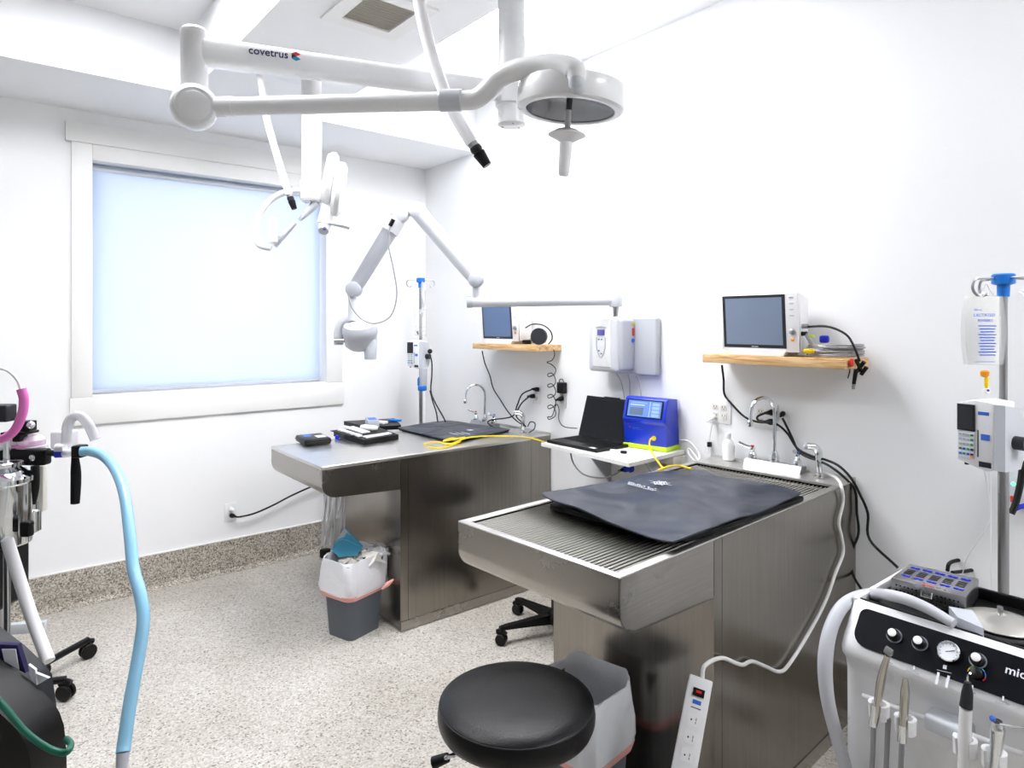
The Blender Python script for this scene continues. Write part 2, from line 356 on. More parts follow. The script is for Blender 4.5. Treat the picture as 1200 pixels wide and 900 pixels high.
# ================================================================== SURGICAL LIGHTS
def column(t, x, y, z0, r=.046, rose=.2):
    MB().lathe([(r, 0), (r, SZ-z0-.02)], (x, y, z0), n=36).build('column', 'enamel', t)
    MB().lathe([(r+.012, 0), (rose, .012), (rose, .021)], (x, y, SZ-.022), n=40).build('ceiling_rose', 'enamel', t)
    c = MB().lathe([(r*.9, -.014), (r+.002, -.010), (r+.002, 0)], (x, y, z0), n=36).build('end_cap', 'enamel', t)
    s = MB()
    for k in range(3): s.ball((x+.033*math.cos(k*2.1), y+.033*math.sin(k*2.1), z0-.014), .004, n=8)
    s.build('screw', 'satin', c)
cx, cy = 1.43, 1.75
t = thing('surgical_light', 'large white swing-arm surgical light in front, folded arm and round head with dark glass', 'surgical light', (cx, cy, 2.246))
column(t, cx, cy, 2.26)
EB = Vector((.504, 2.066, 2.36)); hub = Vector((cx, cy, 2.36))
u = (EB-hub).normalized()
arm = MB(); x_, y_ = Vector((0, 0, 1)), u.cross(Vector((0, 0, 1))).normalized()
R = []
for f, h, w_ in ((.03, .03, .034), (.12, .034, .03), (.5, .036, .03), (.9, .041, .032), (.985, .040, .03)):
    p = hub.lerp(EB, f); R.append([p+x_*(h*math.copysign(abs(math.cos(a))**.6, math.cos(a)))+y_*(w_*math.copysign(abs(math.sin(a))**.6, math.sin(a))) for a in [6.28318*k/28 for k in range(28)]])
arm.rings(R); ua = arm.build('upper_arm', 'enamel', t)
MB().lathe([(.052, -.05), (.056, -.045), (.056, .045), (.052, .05)], hub, n=36).build('swivel_hub', 'enamel', t)
MB().lathe([(.037, 0), (.037, .155), (.038, .157), (.038, .172), (.03, .180)], (EB.x, EB.y, 2.245), n=36).build('elbow_post', 'enamel', t)
jb = Vector((.504, 2.066, 2.197)); tc_ = (E0-jb).normalized(); tc_.z *= .6; tc_.normalize()
jn = MB().lathe([(.03, -.065), (.055, -.055), (.064, -.03), (.064, .03), (.056, .05), (.05, .055)], jb, tc_, 36).build('elbow_joint', 'enamel', t)
MB().lathe([(.041, 0), (.041, .004), (.037, .006)], jb+tc_*.053, tc_, 36).build('joint_cover', 'enamel', jn)
A = ond(540, 118, 1.87); S_ = jb+Vector((0, 0, .0)); la = (A-S_).normalized()
MB().cyl(S_+la*.045, A, .0262, .0262, 28).build('lower_arm', 'enamel', t)
MB().cyl(S_+la*.05, S_+la*.118, .028, .028, 28).build('arm_socket', 'enamel', t)
MB().lathe([(.029, 0), (.0305, .002), (.0305, .060), (.029, .062)], ond(515.5, 118, 1.872), la, 32).build('collar', 'enamel_grey', t)
neck = [ond(541, 118, 1.87), ond(558, 116, 1.86), ond(572, 106, 1.845), ond(585, 92, 1.83), ond(605, 82, 1.80), ond(635, 76.5, 1.76), ond(660, 77, 1.72), ond(674, 83, 1.695), ond(676, 96, 1.69)]
MB().tube(neck, .03, 24, 6, radii=[.026, .027, .028, .028, .0285, .029, .029, .028, .020]).build('neck', 'enamel', t)
hc = ond(668, 131, 1.85); ax = Vector((0, 0, 1)); rv = Vector((RT[0], RT[1], 0))
ax = (Matrix.Rotation(math.radians(4.3), 3, Vector((FW[0], FW[1], 0))) @ ax); ax = Matrix.Rotation(math.radians(2), 3, rv) @ ax
hd = MB().lathe([(.123, .006), (.125, 0), (.140, .000), (.148, .006), (.1515, .018), (.1515, .060), (.148, .068), (.10, .074), (.05, .076), (.02, .077)], hc, ax, 56).build('lamp_head', 'enamel', t)
MB().lathe([(.124, .004), (.124, .010)], hc, ax, 48).build('lens', 'lamp_glass', hd)
MB().tube([ond(675.5, 90, 1.69), ond(676, 99, 1.69), ond(677, 103, 1.71)], .02, 24, 3, radii=[.0205, .021, .019]).build('neck_socket', 'enamel_grey', hd)
g = MB().lathe([(.008, .004), (.009, -.045), (.028, -.050), (.052, -.062), (.053, -.066), (.03, -.078), (.019, -.085), (.0185, -.11), (.0155, -.172), (.013, -.178)], hc-rv*.004, ax, 28).build('sterile_handle', 'plastic_white', t)
# arm lettering
n_arm = (-y_ if (E0-hub).dot(-y_) > 0 else y_)
def on_arm(px, py): return onp(px, py, hub+n_arm*.0335, n_arm)
xd = -u
pa = on_arm(291, 61); text('lettering', 'covetrus', .0315, pa+n_arm*.0015+Vector((0,0,-.004)), xd, (0, 0, 1), 'ink_navy', ua, .0008)
lc = on_arm(347, 66.5)+n_arm*.002
def lg(name, pts, mt):
    MB().prism([lc+xd*(a*.013)+Vector((0, 0, b*.013)) for a, b in pts], n_arm*.0012).build(name, mt, ua)
lg('logo_piece', [(-1, .55), (0, 1.05), (1, .55), (0, .05)], 'red'); lg('logo_piece', [(-1, .55), (0, .05), (-1, -.55)], 'ink_navy'); lg('logo_piece', [(-1, -.55), (0, .05), (1, -.55), (0, -1.05)], 'teal')
# second, further light
x2, y2 = 1.25, 3.02
t = thing('surgical_light', 'further white surgical light hanging in front of the window, head turned edge-on', 'surgical light', (x2, y2, 2.14))
column(t, x2, y2, 2.16, .046, .2)
D2 = 3.12
MB().lathe([(.05, -.045), (.053, -.04), (.053, .04), (.05, .045)], (x2, y2, 2.20), n=32).build('swivel_hub', 'enamel', t)
MB().tube([ond(366, 228, D2), ond(345, 223, D2-.02), ond(322, 231, D2-.05), ond(306, 248, D2-.08), ond(300, 268, D2-.1), ond(303, 286, D2-.12), ond(318, 291, D2-.12)], .014, 16).build('yoke_arc', 'enamel', t)
MB().lathe([(.012, 0), (.022, .01), (.024, .10), (.018, .12)], ond(320, 286, D2-.1), (0, 0, 1), 20).build('yoke_grip', 'enamel', t)
MB().tube([ond(371, 237, D2), ond(362, 247, D2), ond(351, 258, D2-.02)], .015, 16, radii=[.022, .017, .008]).build('lower_arm', 'enamel_grey', t)
MB().tube([ond(346, 261, D2-.02), ond(334, 274, D2-.03), ond(321, 288, D2-.04)], .013, 16, radii=[.010, .014, .017]).build('sterile_handle', 'enamel_grey', t)
def disc(name, px, py, r, th, d, tilt):
    axd = (Vector((RT[0], RT[1], 0))*math.cos(tilt)+Vector((FW[0], FW[1], 0))*.25+Vector((0, 0, 1))*math.sin(tilt)).normalized()
    return MB().lathe([(r*.5, -th*.5), (r*.9, -th*.42), (r, -th*.15), (r, th*.2), (r*.85, th*.45), (r*.4, th*.5)], ond(px, py, d), axd, 36).build(name, 'enamel', t)
disc('lamp_head', 387, 211, .13, .06, D2+.02, -.15); disc('head_cover', 397, 222, .125, .055, D2-.05, -.15)
MB().tube([ond(388, 228, D2), ond(384, 245, D2), ond(381, 262, D2)], .03, 18, radii=[.034, .030, .038]).build('head_joint', 'enamel', t)
MB().cyl(ond(381, 262, D2), ond(379, 271, D2-.03), .030, .024, 18).build('joint_cap', 'enamel_grey', t)
MB().ball(ond(380.5, 268, D2-.062), .009, n=10).build('indicator', 'screen_violet', t)
MB().cyl(ond(387, 261, D2-.02), ond(410, 267, D2-.02), .010, .009, 14).build('side_handle', 'enamel_grey', t)

# ------------------------------------------------------------------ hanging gas hoses
def hanging(label, pts, r, tip):
    t = thing('gas_hose', label, 'hose', pts[-1], 0, 'white hoses hanging from the ceiling drop')
    MB().tube(pts, r, 14, 8).build('tube', 'hose_white', t)
    a, b = Vector(tip[0]), Vector(tip[1]); d = b-a
    MB().cyl(a, a+d*.30, r*.85, r*.85, 16).build('ferrule', 'satin', t)
    MB().lathe([(r*.9, 0), (r*.98, .01), (r*.8, .02), (r*.98, .025), (r*.98, d.length*.25), (r*.9, d.length*.30)], a+d*.22, d, 16).build('coupling', 'plastic_dark', t)
    MB().cyl(a+d*.48, b, r*1.02, r*.75, 16).build('nozzle', 'black', t)
dh = 2.05
hanging('thick white hose hanging through the arms of the front surgical light, black nozzle', [ond(483, -74, dh), ond(491, 0, dh), ond(502, 50, dh), ond(515, 92, dh), ond(531, 130, dh), ond(553, 168, dh)], .0195, (ond(552, 166, dh), ond(571, 194, dh)))
hanging('thinner looking white hose hanging in front of the window top, small dark nozzle', [ond(303, 76, 3.06), ond(307, 100, 3.06), ond(313, 140, 3.06), ond(324, 180, 3.06), ond(333, 210, 3.06), ond(339, 228, 3.06)], .0165, (ond(338.5, 227, 3.06), ond(345, 245, 3.06)))

# ================================================================== DENTAL X-RAY
t = thing('xray_unit', 'white wall-mounted X-ray unit with folded jointed arm and round tube head', 'x-ray unit', (2.66, 2.35, 1.31))
bd = MB().bb((2.585, 2.307, 1.318), (2.735, 2.514, 1.612), .022, 4).build('control_box', 'xray_white', t)
MB().bb((2.60, 2.285, 1.330), (2.738, 2.33, 1.600), .02, 4).build('side_bulge', 'xray_grey', bd)
MB().bb((2.580, 2.345, 1.345), (2.59, 2.475, 1.600), .004, 3).build('face_plate', 'enamel', bd)
MB().bb((2.5755, 2.385, 1.512), (2.583, 2.435, 1.542), .001).build('display', 'screen_violet', bd)
MB().tube([(2.579, 2.372, 1.552), (2.577, 2.41, 1.558), (2.579, 2.448, 1.552)], .0022, 6).build('brow_line', 'plastic_grey', bd)
kp = MB().tube([(2.578, 2.378, 1.500), (2.578, 2.382, 1.44), (2.578, 2.41, 1.395), (2.578, 2.438, 1.44), (2.578, 2.442, 1.500)], .003, 6).build('keypad_outline', 'plastic_grey', bd)
k = MB()
for q, (a, b) in enumerate([(2.425, 1.49), (2.405, 1.49), (2.425, 1.43), (2.408, 1.415)]): k.box((2.579, a, b), (.003, .008, .006))
k.build('keys', 'plastic_dark', bd)
MB().bb((2.700, 2.141, 1.305), (2.738, 2.47, 1.606), .012, 4).build('wall_plate', 'xray_grey', t)
MB().box((2.690, 2.282, 1.572), (.012, .005, .014)).build('warning_sticker', 'yellow', bd)
MB().box((2.688, 2.282, 1.53), (.010, .005, .04)).build('red_sticker', 'red', bd)
MB().cyl((2.686, 2.286, 1.485), (2.686, 2.281, 1.485), .011, n=18).build('round_sticker', 'blue_print', bd)
ap = Vector((2.61, 2.335, 1.694))
MB().cyl((ap.x, ap.y, 1.605), (ap.x, ap.y, 1.68), .014, .018, 20).build('pivot_post', 'satin', t)
MB().lathe([(.034, -.034), (.036, -.03), (.036, .03), (.034, .034)], ap, (0, 0, 1), 28).build('pivot_cap', 'xray_white', t)
e1 = ond(553, 354, 3.42)
h = MB(); h.cyl(ap, e1, .026, .027, 28); h.build('horizontal_arm', 'xray_white', t)
MB().lathe([(.029, 0), (.030, .02), (.027, .03)], e1+(ap-e1).normalized()*-.026, ap-e1, 28).build('arm_end_cap', 'xray_grey', t)
e2 = ond(558, 328, 3.42)
MB().cyl(ond(558, 350, 3.42), ond(558, 335, 3.42), .018, .020, 20).build('elbow_stub', 'xray_white', t)
tf = -Vector((FW[0], FW[1], 0))
def barrel(name, c, r, w_, mt='xray_white'): return MB().lathe([(r*.7, -w_), (r*.93, -w_*.85), (r, -w_*.5), (r, w_*.5), (r*.93, w_*.85), (r*.7, w_)], c, tf, 28).build(name, mt, t)
barrel('knuckle', e2, .041, .042, 'xray_grey')
e3 = ond(489, 247, 3.42); e4 = ond(469, 251, 3.40); e5 = ond(415, 339, 3.36)
MB().tube([e2, e2.lerp(e3, .12), e2.lerp(e3, .9), e3], .036, 24, 1, radii=[.036, .039, .042, .042]).build('fore_arm', 'xray_white', t)
barrel('knuckle', e3, .043, .042); barrel('knuckle', e4, .044, .042)
MB().cyl(e3, e4, .020, n=16).build('link_pin', 'xray_grey', t)
MB().tube([e4, e4.lerp(e5, .1), e4.lerp(e5, .9), e5], .038, 24, 1, radii=[.043, .041, .037, .034]).build('lower_arm', 'xray_grey', t)
MB().tube([e4.lerp(e5, .08), e4.lerp(e5, .24)], .046, 24, 1).build('arm_sleeve', 'xray_white', t)
barrel('knuckle', e5, .040, .040, 'plastic_grey')
cabp = [ond(458, 262, 3.33), ond(455, 285, 3.32), ond(461, 315, 3.31), ond(465, 345, 3.31), ond(458, 370, 3.3), ond(440, 379, 3.3), ond(424, 374, 3.3), ond(412, 360, 3.3), ond(408, 345, 3.3)]
MB().tube(cabp, .0035, 8).build('power_lead', 'cable_grey', t)
MB().cyl(ond(461, 257, 3.33), ond(457, 265, 3.33), .011, n=12).build('lead_plug', 'black', t)
yk = MB(); dH = 3.36
yk.cyl(ond(413, 345, dH), ond(413, 376, dH), .020, .024, 18); yk.tube([ond(413, 374, dH+.02), ond(402, 378, dH+.03), ond(397, 388, dH+.03), ond(397, 404, dH+.03)], .024, 16)
yk.build('yoke', 'xray_white', t)
xax = (Vector((0, 0, .93))-Vector((FW[0], FW[1], 0))*.36).normalized(); xtop = ond(422, 391, dH)+xax*.052
hdx = MB().lathe([(.05, .055), (.078, .05), (.086, .032), (.088, .018), (.088, .0), (.083, -.012), (.080, -.055), (.06, -.075), (.03, -.08)], ond(422, 391, dH), xax, 40).build('tube_head', 'xray_grey', t)
MB().lathe([(.052, 0), (.054, .004), (.05, .007)], xtop, xax, 32).build('top_ring', 'plastic_grey', hdx)
MB().lathe([(.044, 0), (.044, .0085), (.02, .010)], xtop, xax, 32).build('top_cap', 'enamel', hdx)
MB().tube([ond(429, 393, dH), ond(433, 403, dH-.01), ond(434, 413, dH-.02), ond(434, 421, dH-.02)], .03, 20, radii=[.036, .036, .031, .029]).build('beam_cone', 'plastic_grey', hdx)
MB().cyl(ond(392, 399, dH), ond(404, 399, dH), .010, n=12).build('yoke_pin', 'satin', t)
for a, b in (((722, 437), (733, 462)), ((736, 439), (738, 458)), ((745, 440), (752, 458))):
    cable('signal_lead', [onx(*a, 2.71), onx((a[0]+b[0])/2+1, (a[1]+b[1])/2, 2.72), onx(b[0], b[1]+12, 2.725)], .003, 'hose_grey', {722: 'leftmost of three thin grey leads hanging from the X-ray box', 736: 'middle of three thin grey leads hanging from the X-ray box', 745: 'rightmost of three thin grey leads hanging from the X-ray box'}[a[0]], group='leads under the X-ray box')

# ================================================================== WET TABLES
def wet_table(label, fl, fr, L, H, grille, ov=.43):
    """fl/fr: front corners in plan; local x runs from the front rim to the wall, local y across."""
    fl, fr = Vector(fl), Vector(fr); c = (fl+fr)/2
    yd = (fl-fr); W = yd.length; ang = math.atan2(yd.y, yd.x)-math.pi/2
    return c, W, ang
def make_table(label, loc, rz, L, W, H, grille, ov):
    t = thing('wet_table', label, 'table', (loc[0], loc[1], 0), rz); F = WM[t]; h = W/2
    # overhanging pan: side profile swept across, front bottom edge rolled
    prof = [(0, -.004), (0, -.085)]
    for k in range(1, 9):
        a = math.pi/2*k/8; prof.append((.075*(1-math.cos(a)), -.085-.070*math.sin(a)))
    prof += [(ov, -.172), (ov, -.004)]
    pan = MB(); pan.rings([[(x, y, H+z) for x, z in prof] for y in (-h, h)]); pan.build('pan_body', 'steel', t, 30, F)
    b = MB(); z1 = H-.004
    b.bb((ov, -h, .012), (ov+.004, h, H-.17)); b.build('front_panel', 'steel_v', t, 30, F)
    for s in (-1, 1):
        y0, y1 = (s*h, s*(h-.004))
        MB().bb((ov+.003, min(y0, y1), .012), (ov+.045, max(y0, y1), z1)).build('corner_post', 'steel_v', t, 30, F)
        MB().bb((ov+.047, min(y0, y1), .03), (L-.16, max(y0, y1), z1)).build('side_panel', 'steel_v', t, 30, F)
        MB().bb((L-.158, min(y0, y1)*.998, .012), (L-.004, max(y0, y1)*.998, z1)).build('rear_panel', 'steel_v', t, 30, F)
        k = MB(); yy = s*(h+.001)
        k.prism([(ov+.002, yy, .0), (ov+.002, yy+s*.006, .004), (ov+.002, yy+s*.002, .052), (ov+.002, yy-s*.004, .052), (ov+.002, yy-s*.004, 0)], (L-ov-.17, 0, 0)); k.build('kick_strip', 'steel', t, 30, F)
    bodyfill = MB().bb((ov+.012, -h+.008, .012), (L-.012, h-.008, H-.045)).build('inner_carcass', 'steel_v', t, 30, F)
    # top rim
    rw = .026 if grille else .012; deck = L-.17
    top = MB(); zt = H
    if grille:
        top.bb((0, -h, H-.006), (rw, h, zt), .0015); top.bb((deck, -h, H-.006), (deck+.016, h, zt+.004), .002)
        top.bb((rw, -h, H-.006), (deck, -h+rw, zt), .0015); top.bb((rw, h-rw, H-.006), (deck, h, zt), .0015)
        top.build('top_rim', 'steel_top', t, 30, F)
        bs = MB(); bs.bb((rw-.002, -h+rw-.002, H-.050), (deck+.004, h-rw+.002, H-.047))
        for lo, hi in (((rw-.004, -h+rw-.002), (rw-.001, h-rw+.002)), ((deck+.001, -h+rw-.002), (deck+.004, h-rw+.002)), ((rw, -h+rw-.004), (deck, -h+rw-.001)), ((rw, h-rw+.001), (deck, h-rw+.004))): bs.bb(lo+(H-.049,), hi+(H-.0065,))
        # the pan body is solid below: the basin floor sits in it
        bs.build('basin', 'basin_steel_shaded', t, 30, F)
        n = 38; w0 = W-2*rw-.014
        g0 = MB().cyl((rw+.004, -w0/2, H-.012), (deck-.003, -w0/2, H-.012), .0030, n=6).build('grille_bar', 'bar_metal', t, 60, F)
        for k in range(1, n):
            g = g0.copy(); COL.objects.link(g); g.parent = t; g.location = (0, w0*k/(n-1), 0); WM[g] = WM[t]
        g = MB()
        for k in range(5): x = rw+.01+(deck-rw-.02)*k/4; g.cyl((x, -w0/2, H-.0190), (x, w0/2, H-.0190), .0033, n=8)
        g.build('cross_bar', 'bar_metal', t, 60, F)
    else:
        top.bb((-.002, -h-.002, H-.018), (deck+.008, h+.002, H), .004, 3); top.build('top_sheet', 'steel_top', t, 30, F)
    MB().bb((deck+.012, -h+.001, H-.006), (L-.003, h-.001, H-.001)).build('faucet_deck', 'steel_top', t, 30, F)
    MB().bb((L-.010, -h, H-.006), (L-.002, h, H+.012), .002).build('wall_upstand', 'steel_top', t, 30, F)
    return t, F
def dist2(a, b): return math.hypot(a[0]-b[0], a[1]-b[1])
T2H = .95; TH1 = .90
r2 = math.radians(3.3); c2 = (1.2125, 1.408); W2 = .640; L2 = 1.505
T2, F2 = make_table('nearer stainless steel wet table with open drain grille and dark blue mat on top', c2, r2, L2, W2, T2H, True, .435)
c1 = (1.283, 3.316); W1 = .681; L1 = WX-1.283-.002
T1, F1 = make_table('further stainless steel wet table with closed top, left of the laptop shelf', c1, -.004, L1, W1, TH1, False, .418)
# the pan of the near table is an open basin: cut it
for ch in list(T2.children):
    if ch.name.startswith(('pan_body', 'inner_carcass')):
        bm = bmesh.new(); bm.from_mesh(ch.data)
        if ch.name.startswith('pan_body'):
            bm.free(); h = W2/2; ov = .435
            prof = [(0, -.004), (0, -.085)]
            for k in range(1, 9):
                a = math.pi/2*k/8; prof.append((.075*(1-math.cos(a)), -.085-.070*math.sin(a)))
            prof += [(ov, -.172)]
            inner = [(x+(.006 if z > -.1 else .004), z+(.006 if x > .03 else 0)) for x, z in prof]
            loop = [(x, z) for x, z in prof]+[(ov, -.166)]+[(p[0], p[1]) for p in reversed(inner)]
            m = MB(); m.rings([[(x, y, T2H+z) for x, z in prof]+[(x, y, T2H+z) for x, z in reversed(inner)] for y in (-h, h)])
            for s in (-1, 1):
                P = [(x, s*h, T2H+z) for x, z in prof]+[(ov, s*h, T2H-.004)]
                m.prism(P, (0, -s*.004, 0))
            bpy.data.objects.remove(ch); m.build('pan_body', 'steel', T2, 30, F2)
        else:
            bm.free(); bpy.data.objects.remove(ch)
            MB().bb((.447, -W2/2+.008, .012), (L2-.19, W2/2-.008, T2H-.12)).build('inner_carcass', 'steel_v', T2, 30, F2)
def loc2(x, y, z=0): return F2 @ Vector((x, y, T2H+z))
def loc1(x, y, z=0): return F1 @ Vector((x, y, TH1+z))

# ------------------------------------------------------------------ faucets
def faucet(label, F, H, x, y, z_, s=1.0, spread=.10, gh=.30):
    t = thing('deck_faucet', label, 'faucet', F @ Vector((x, y, H)), 0)
    T = F @ Matrix.Translation((x, y, H))
    b = MB(); b.prism([(-.038, -spread-.02, .0), (.030, -spread-.02, 0), (.026, -spread-.02, .026), (-.018, -spread-.02, .030)], (0, 2*spread+.04, 0)); b.build('faucet_base', 'satin', t, 30, T)
    g = MB(); g.lathe([(.019, .022), (.021, .03), (.021, .05), (.013, .07), (.011, .075)], (0, 0, 0), n=24); g.build('spout_collar', 'chrome', t, 35, T)
    R_ = .062*s; top = gh-R_
    P = [(0, 0, .06), (0, 0, top*.6), (0, 0, top)]+[(-R_*(1-math.cos(a)), R_*.35*(1-math.cos(a)), top+R_*math.sin(a)*1.05) for a in [math.pi*k/6 for k in range(1, 7)]]+[(-2*R_-.004, .7*R_, top-.04)]
    MB().tube(P, .0078, 14, 6).build('spout', 'chrome', t, 60, T)
    e = Vector(P[-1]); MB().lathe([(.010, 0), (.012, .004), (.012, .022), (.009, .026)], e-Vector((0, 0, .014)), n=20).build('aerator', 'chrome', t, 35, T)
    for q, yy in ((0, spread-.005), (1, -spread+.005)):
        v = MB(); v.lathe([(.018, .024), (.020, .035), (.016, .052), (.009, .062), (.012, .070), (.010, .080), (.004, .084)], (0, yy, 0), n=20); vo = v.build('valve', 'chrome', t, 35, T)
        dx, dy = ((-.02, .055) if q == 0 else (-.05, -.01))
        MB().tube([(0, yy, .078), (dx*.5, yy+dy*.5, .084), (dx, yy+dy, .095)], .006, 10, radii=[.005, .006, .0085]).build('lever', 'chrome', vo, 50, T)
        MB().lathe([(.008, .084), (.008, .087)], (0, yy, 0), n=12).build('index_ring', 'red' if q == 0 else 'blue_print', vo, 35, T)
    return t
fx = F2.inverted() @ onz(903, 549, T2H)
fa = faucet('chrome gooseneck faucet with two levers on the nearer wet table', F2, T2H-.001, fx.x+.015, fx.y-.01, 0, 1.0, .105, .305)
fy = F1.inverted() @ onz(606, 494, TH1)
fb = faucet('chrome gooseneck faucet with two levers on the further wet table', F1, TH1-.001, L1-.10, fy.y-.005, 0, 1.0, .105, .27)
def sprayer(label, base, H):
    p = Vector(base); t = thing('side_sprayer', label, 'faucet', p)
    MB().lathe([(.022, 0), (.022, .004), (.015, .010), (.013, .018)], p, n=24).build('holder', 'chrome', t)
    MB().tube([p+Vector((0, 0, .012)), p+Vector((-.002, 0, .06)), p+Vector((.002, .004, .10)), p+Vector((-.012, .015, .122)), p+Vector((-.035, .035, .125))], .014, 18, radii=[.011, .013, .015, .015, .013]).build('spray_head', 'chrome', t, 60)
    e = p+Vector((-.035, .035, .125)); MB().cyl(e, e+Vector((-.008, .008, 0)), .014, .013, 16).build('spray_face', 'plastic_grey', t)
sprayer('chrome side sprayer at the right end of the nearer table deck', onz(960, 559, T2H), .13)
sprayer('chrome side sprayer with black loop at the right end of the further table deck', loc1(L1-.09, -W1/2+.155), .13)
cable('sprayer_loop', [loc1(L1-.07, -W1/2+.12, .004), loc1(L1-.06, -W1/2+.085, .03), loc1(L1-.06, -W1/2+.08, .065), loc1(L1-.07, -W1/2+.11, .07), loc1(L1-.075, -W1/2+.13, .04)], .0035, 'cable_black', 'short black cable loop beside the sprayer on the further table')

# ------------------------------------------------------------------ mats
def padmat(nm, mt, label, cn, th, wav, seed, sag=0):
    P = [Vector(p) for p in cn]   # front-left, front-right, back-right, back-left
    rnd = random.Random(seed); ph = [rnd.uniform(0, 6) for _ in range(8)]
    def fn(u, v):
        p = P[0].lerp(P[3], u).lerp(P[1].lerp(P[2], u), v)
        e = min(u, 1-u, v, 1-v)
        z = wav*(math.sin(u*9+ph[0]+v*4)+math.sin(v*11+ph[1]-u*3)*.8+math.sin((u+v)*17+ph[2])*.4)
        z += sag*(v-.5)**2*-4*max(0, 1-u*6)
        # slightly rounded corners
        c = (abs(u-.5)*2)**10*(abs(v-.5)*2)**10
        ctr = (P[0]+P[1]+P[2]+P[3])/4
        p = p.lerp(ctr, .03*c)
        return (p.x, p.y, p.z+z)
    o = MB().sheet(fn, 36, 28, th).build(nm, mt, None, 60)
    if label: tag(o, label, 'mat')
    return o
zt = T2H+.034
q = [onz(630, 579, zt+.006), onz(788, 637, zt-.002), onz(943, 577, zt-.008), onz(805, 548.5, zt-.008)]
m2 = padmat('warming_mat', 'mat_sheet', 'dark blue-grey wrinkled mat with white print on the nearer wet table', q, .005, .0036, 3)
ctr = (q[0]+q[1]+q[2]+q[3])/4
q2 = [Vector((p.x, p.y, T2H+.014))+(ctr-p)*.035*Vector((1, 1, 0)) for p in q]
q2[1] = onz(800, 632, T2H+.014); q2[2] = onz(946, 582, T2H+.012); q2[0] = onz(640, 590, T2H+.012)
padmat('folded_mat', 'mat_under', 'black folded mat lying under the blue-grey mat on the nearer wet table', q2, .016, .0012, 5)
q = [onz(464, 501, TH1+.016), onz(532, 517, TH1+.016), onz(600, 503, TH1+.012), onz(523, 492, TH1+.012)]
m1 = padmat('warming_mat', 'mat_sheet', 'dark blue-grey mat lying flat on the further wet table', q, .004, .0010, 9)
ctr = (q[0]+q[1]+q[2]+q[3])/4
padmat('folded_mat', 'mat_under', 'black folded mat lying under the mat on the further wet table', [Vector((p.x, p.y, TH1+.008))+(ctr-p)*.02*Vector((1, 1, 0)) for p in q], .0072, .0003, 5)
# prints on the mats
def emblem(o, c, xd, yd, r):
    c = Vector(c); xd = Vector(xd).normalized(); yd = Vector(yd).normalized()
    m = MB()
    def rg(r0, r1, n=24):
        for k in range(n):
            a, b = 6.28318*k/n, 6.28318*(k+1)/n
            P = [c+xd*(q_*math.cos(w_))+yd*(q_*math.sin(w_)) for q_, w_ in ((r0, a), (r1, a), (r1, b), (r0, b))]
            m.prism(P, (0, 0, .0006))
    rg(0, r*.2, 10); rg(r*.36, r*.48); rg(r*.64, r*.74)
    for k in range(8):
        a = k*math.pi/4; L = r*(1.45 if k % 4 == 0 else 1.1); w_ = r*.06
        d = xd*math.cos(a)+yd*math.sin(a); n = xd*-math.sin(a)+yd*math.cos(a)
        m.prism([c+d*r*.8+n*w_, c+d*r*.8-n*w_, c+d*L-n*w_*.3, c+d*L+n*w_*.3], (0, 0, .0006))
    m.build('printed_emblem', 'ink_white', o, 30)
pc = onz(774, 566, zt+.006); ex = (onz(800, 566, zt)-onz(750, 566, zt)); emblem(m2, pc, F2.to_3x3() @ Vector((0, -1, 0)), F2.to_3x3() @ Vector((1, 0, 0)), .034)
lm = MB(); xd2 = (F2.to_3x3() @ Vector((0, -1, 0))).normalized(); yd2 = (F2.to_3x3() @ Vector((1, 0, 0))).normalized()
s0 = onz(735, 565, zt+.006); e0_ = onz(768, 573.5, zt+.006)
dd = (e0_-s0); dd.z = 0; nn = Vector((-dd.y, dd.x, 0)).normalized()
for r_ in range(4):
    for k in range(13):
        if random.random() < .12: continue
        a = s0+dd*((k+.1)/13+.05*r_)+nn*(-.009*r_+.006); b = a+dd*(.75/13)
        lm.prism([a, b, b+nn*.003, a+nn*.003], (0, 0, .0006))
lm.build('printed_text_lines', 'ink_white', m2, 30)['kind'] = 'stuff'
pc1 = onz(551, 504, TH1+.0185); emblem(m1, pc1, (0, -1, 0), (1, 0, 0), .022)
lm = MB()
for r_ in range(3):
    a = onz(540-r_*2, 506.5-r_*.2, TH1+.0185)+Vector((-.03*r_, 0, 0)); lm.bb((a.x, a.y-.09, a.z), (a.x+.006, a.y, a.z+.0006))
lm.build('printed_text_lines', 'ink_white', m1, 30)

# ------------------------------------------------------------------ things on the further table
def on1(px, py, z=0): return onz(px, py, TH1+z)
a, b = on1(341, 524), on1(380, 521)
t = thing('zip_case', 'small black zipped case with a white label, on the front left of the further table', 'case', on1(366, 519))
c = on1(367, 519.0); rz = -.12
MB().box((c.x, c.y, TH1+.020), (.15, .20, .036), rz, .012, 4).build('case_shell', 'black', t)
zp = MB(); zp.box((c.x, c.y, TH1+.020), (.153, .203, .003), rz, .001); zp.build('zipper', 'plastic_dark', t)
MB().box((c.x+.03, c.y-.03, TH1+.0386), (.05, .07, .001), rz).build('paper_label', 'paper', t)
MB().box((c.x-.02, c.y+.04, TH1+.0386), (.04, .07, .001), rz).build('clear_label', 'blue_print', t)
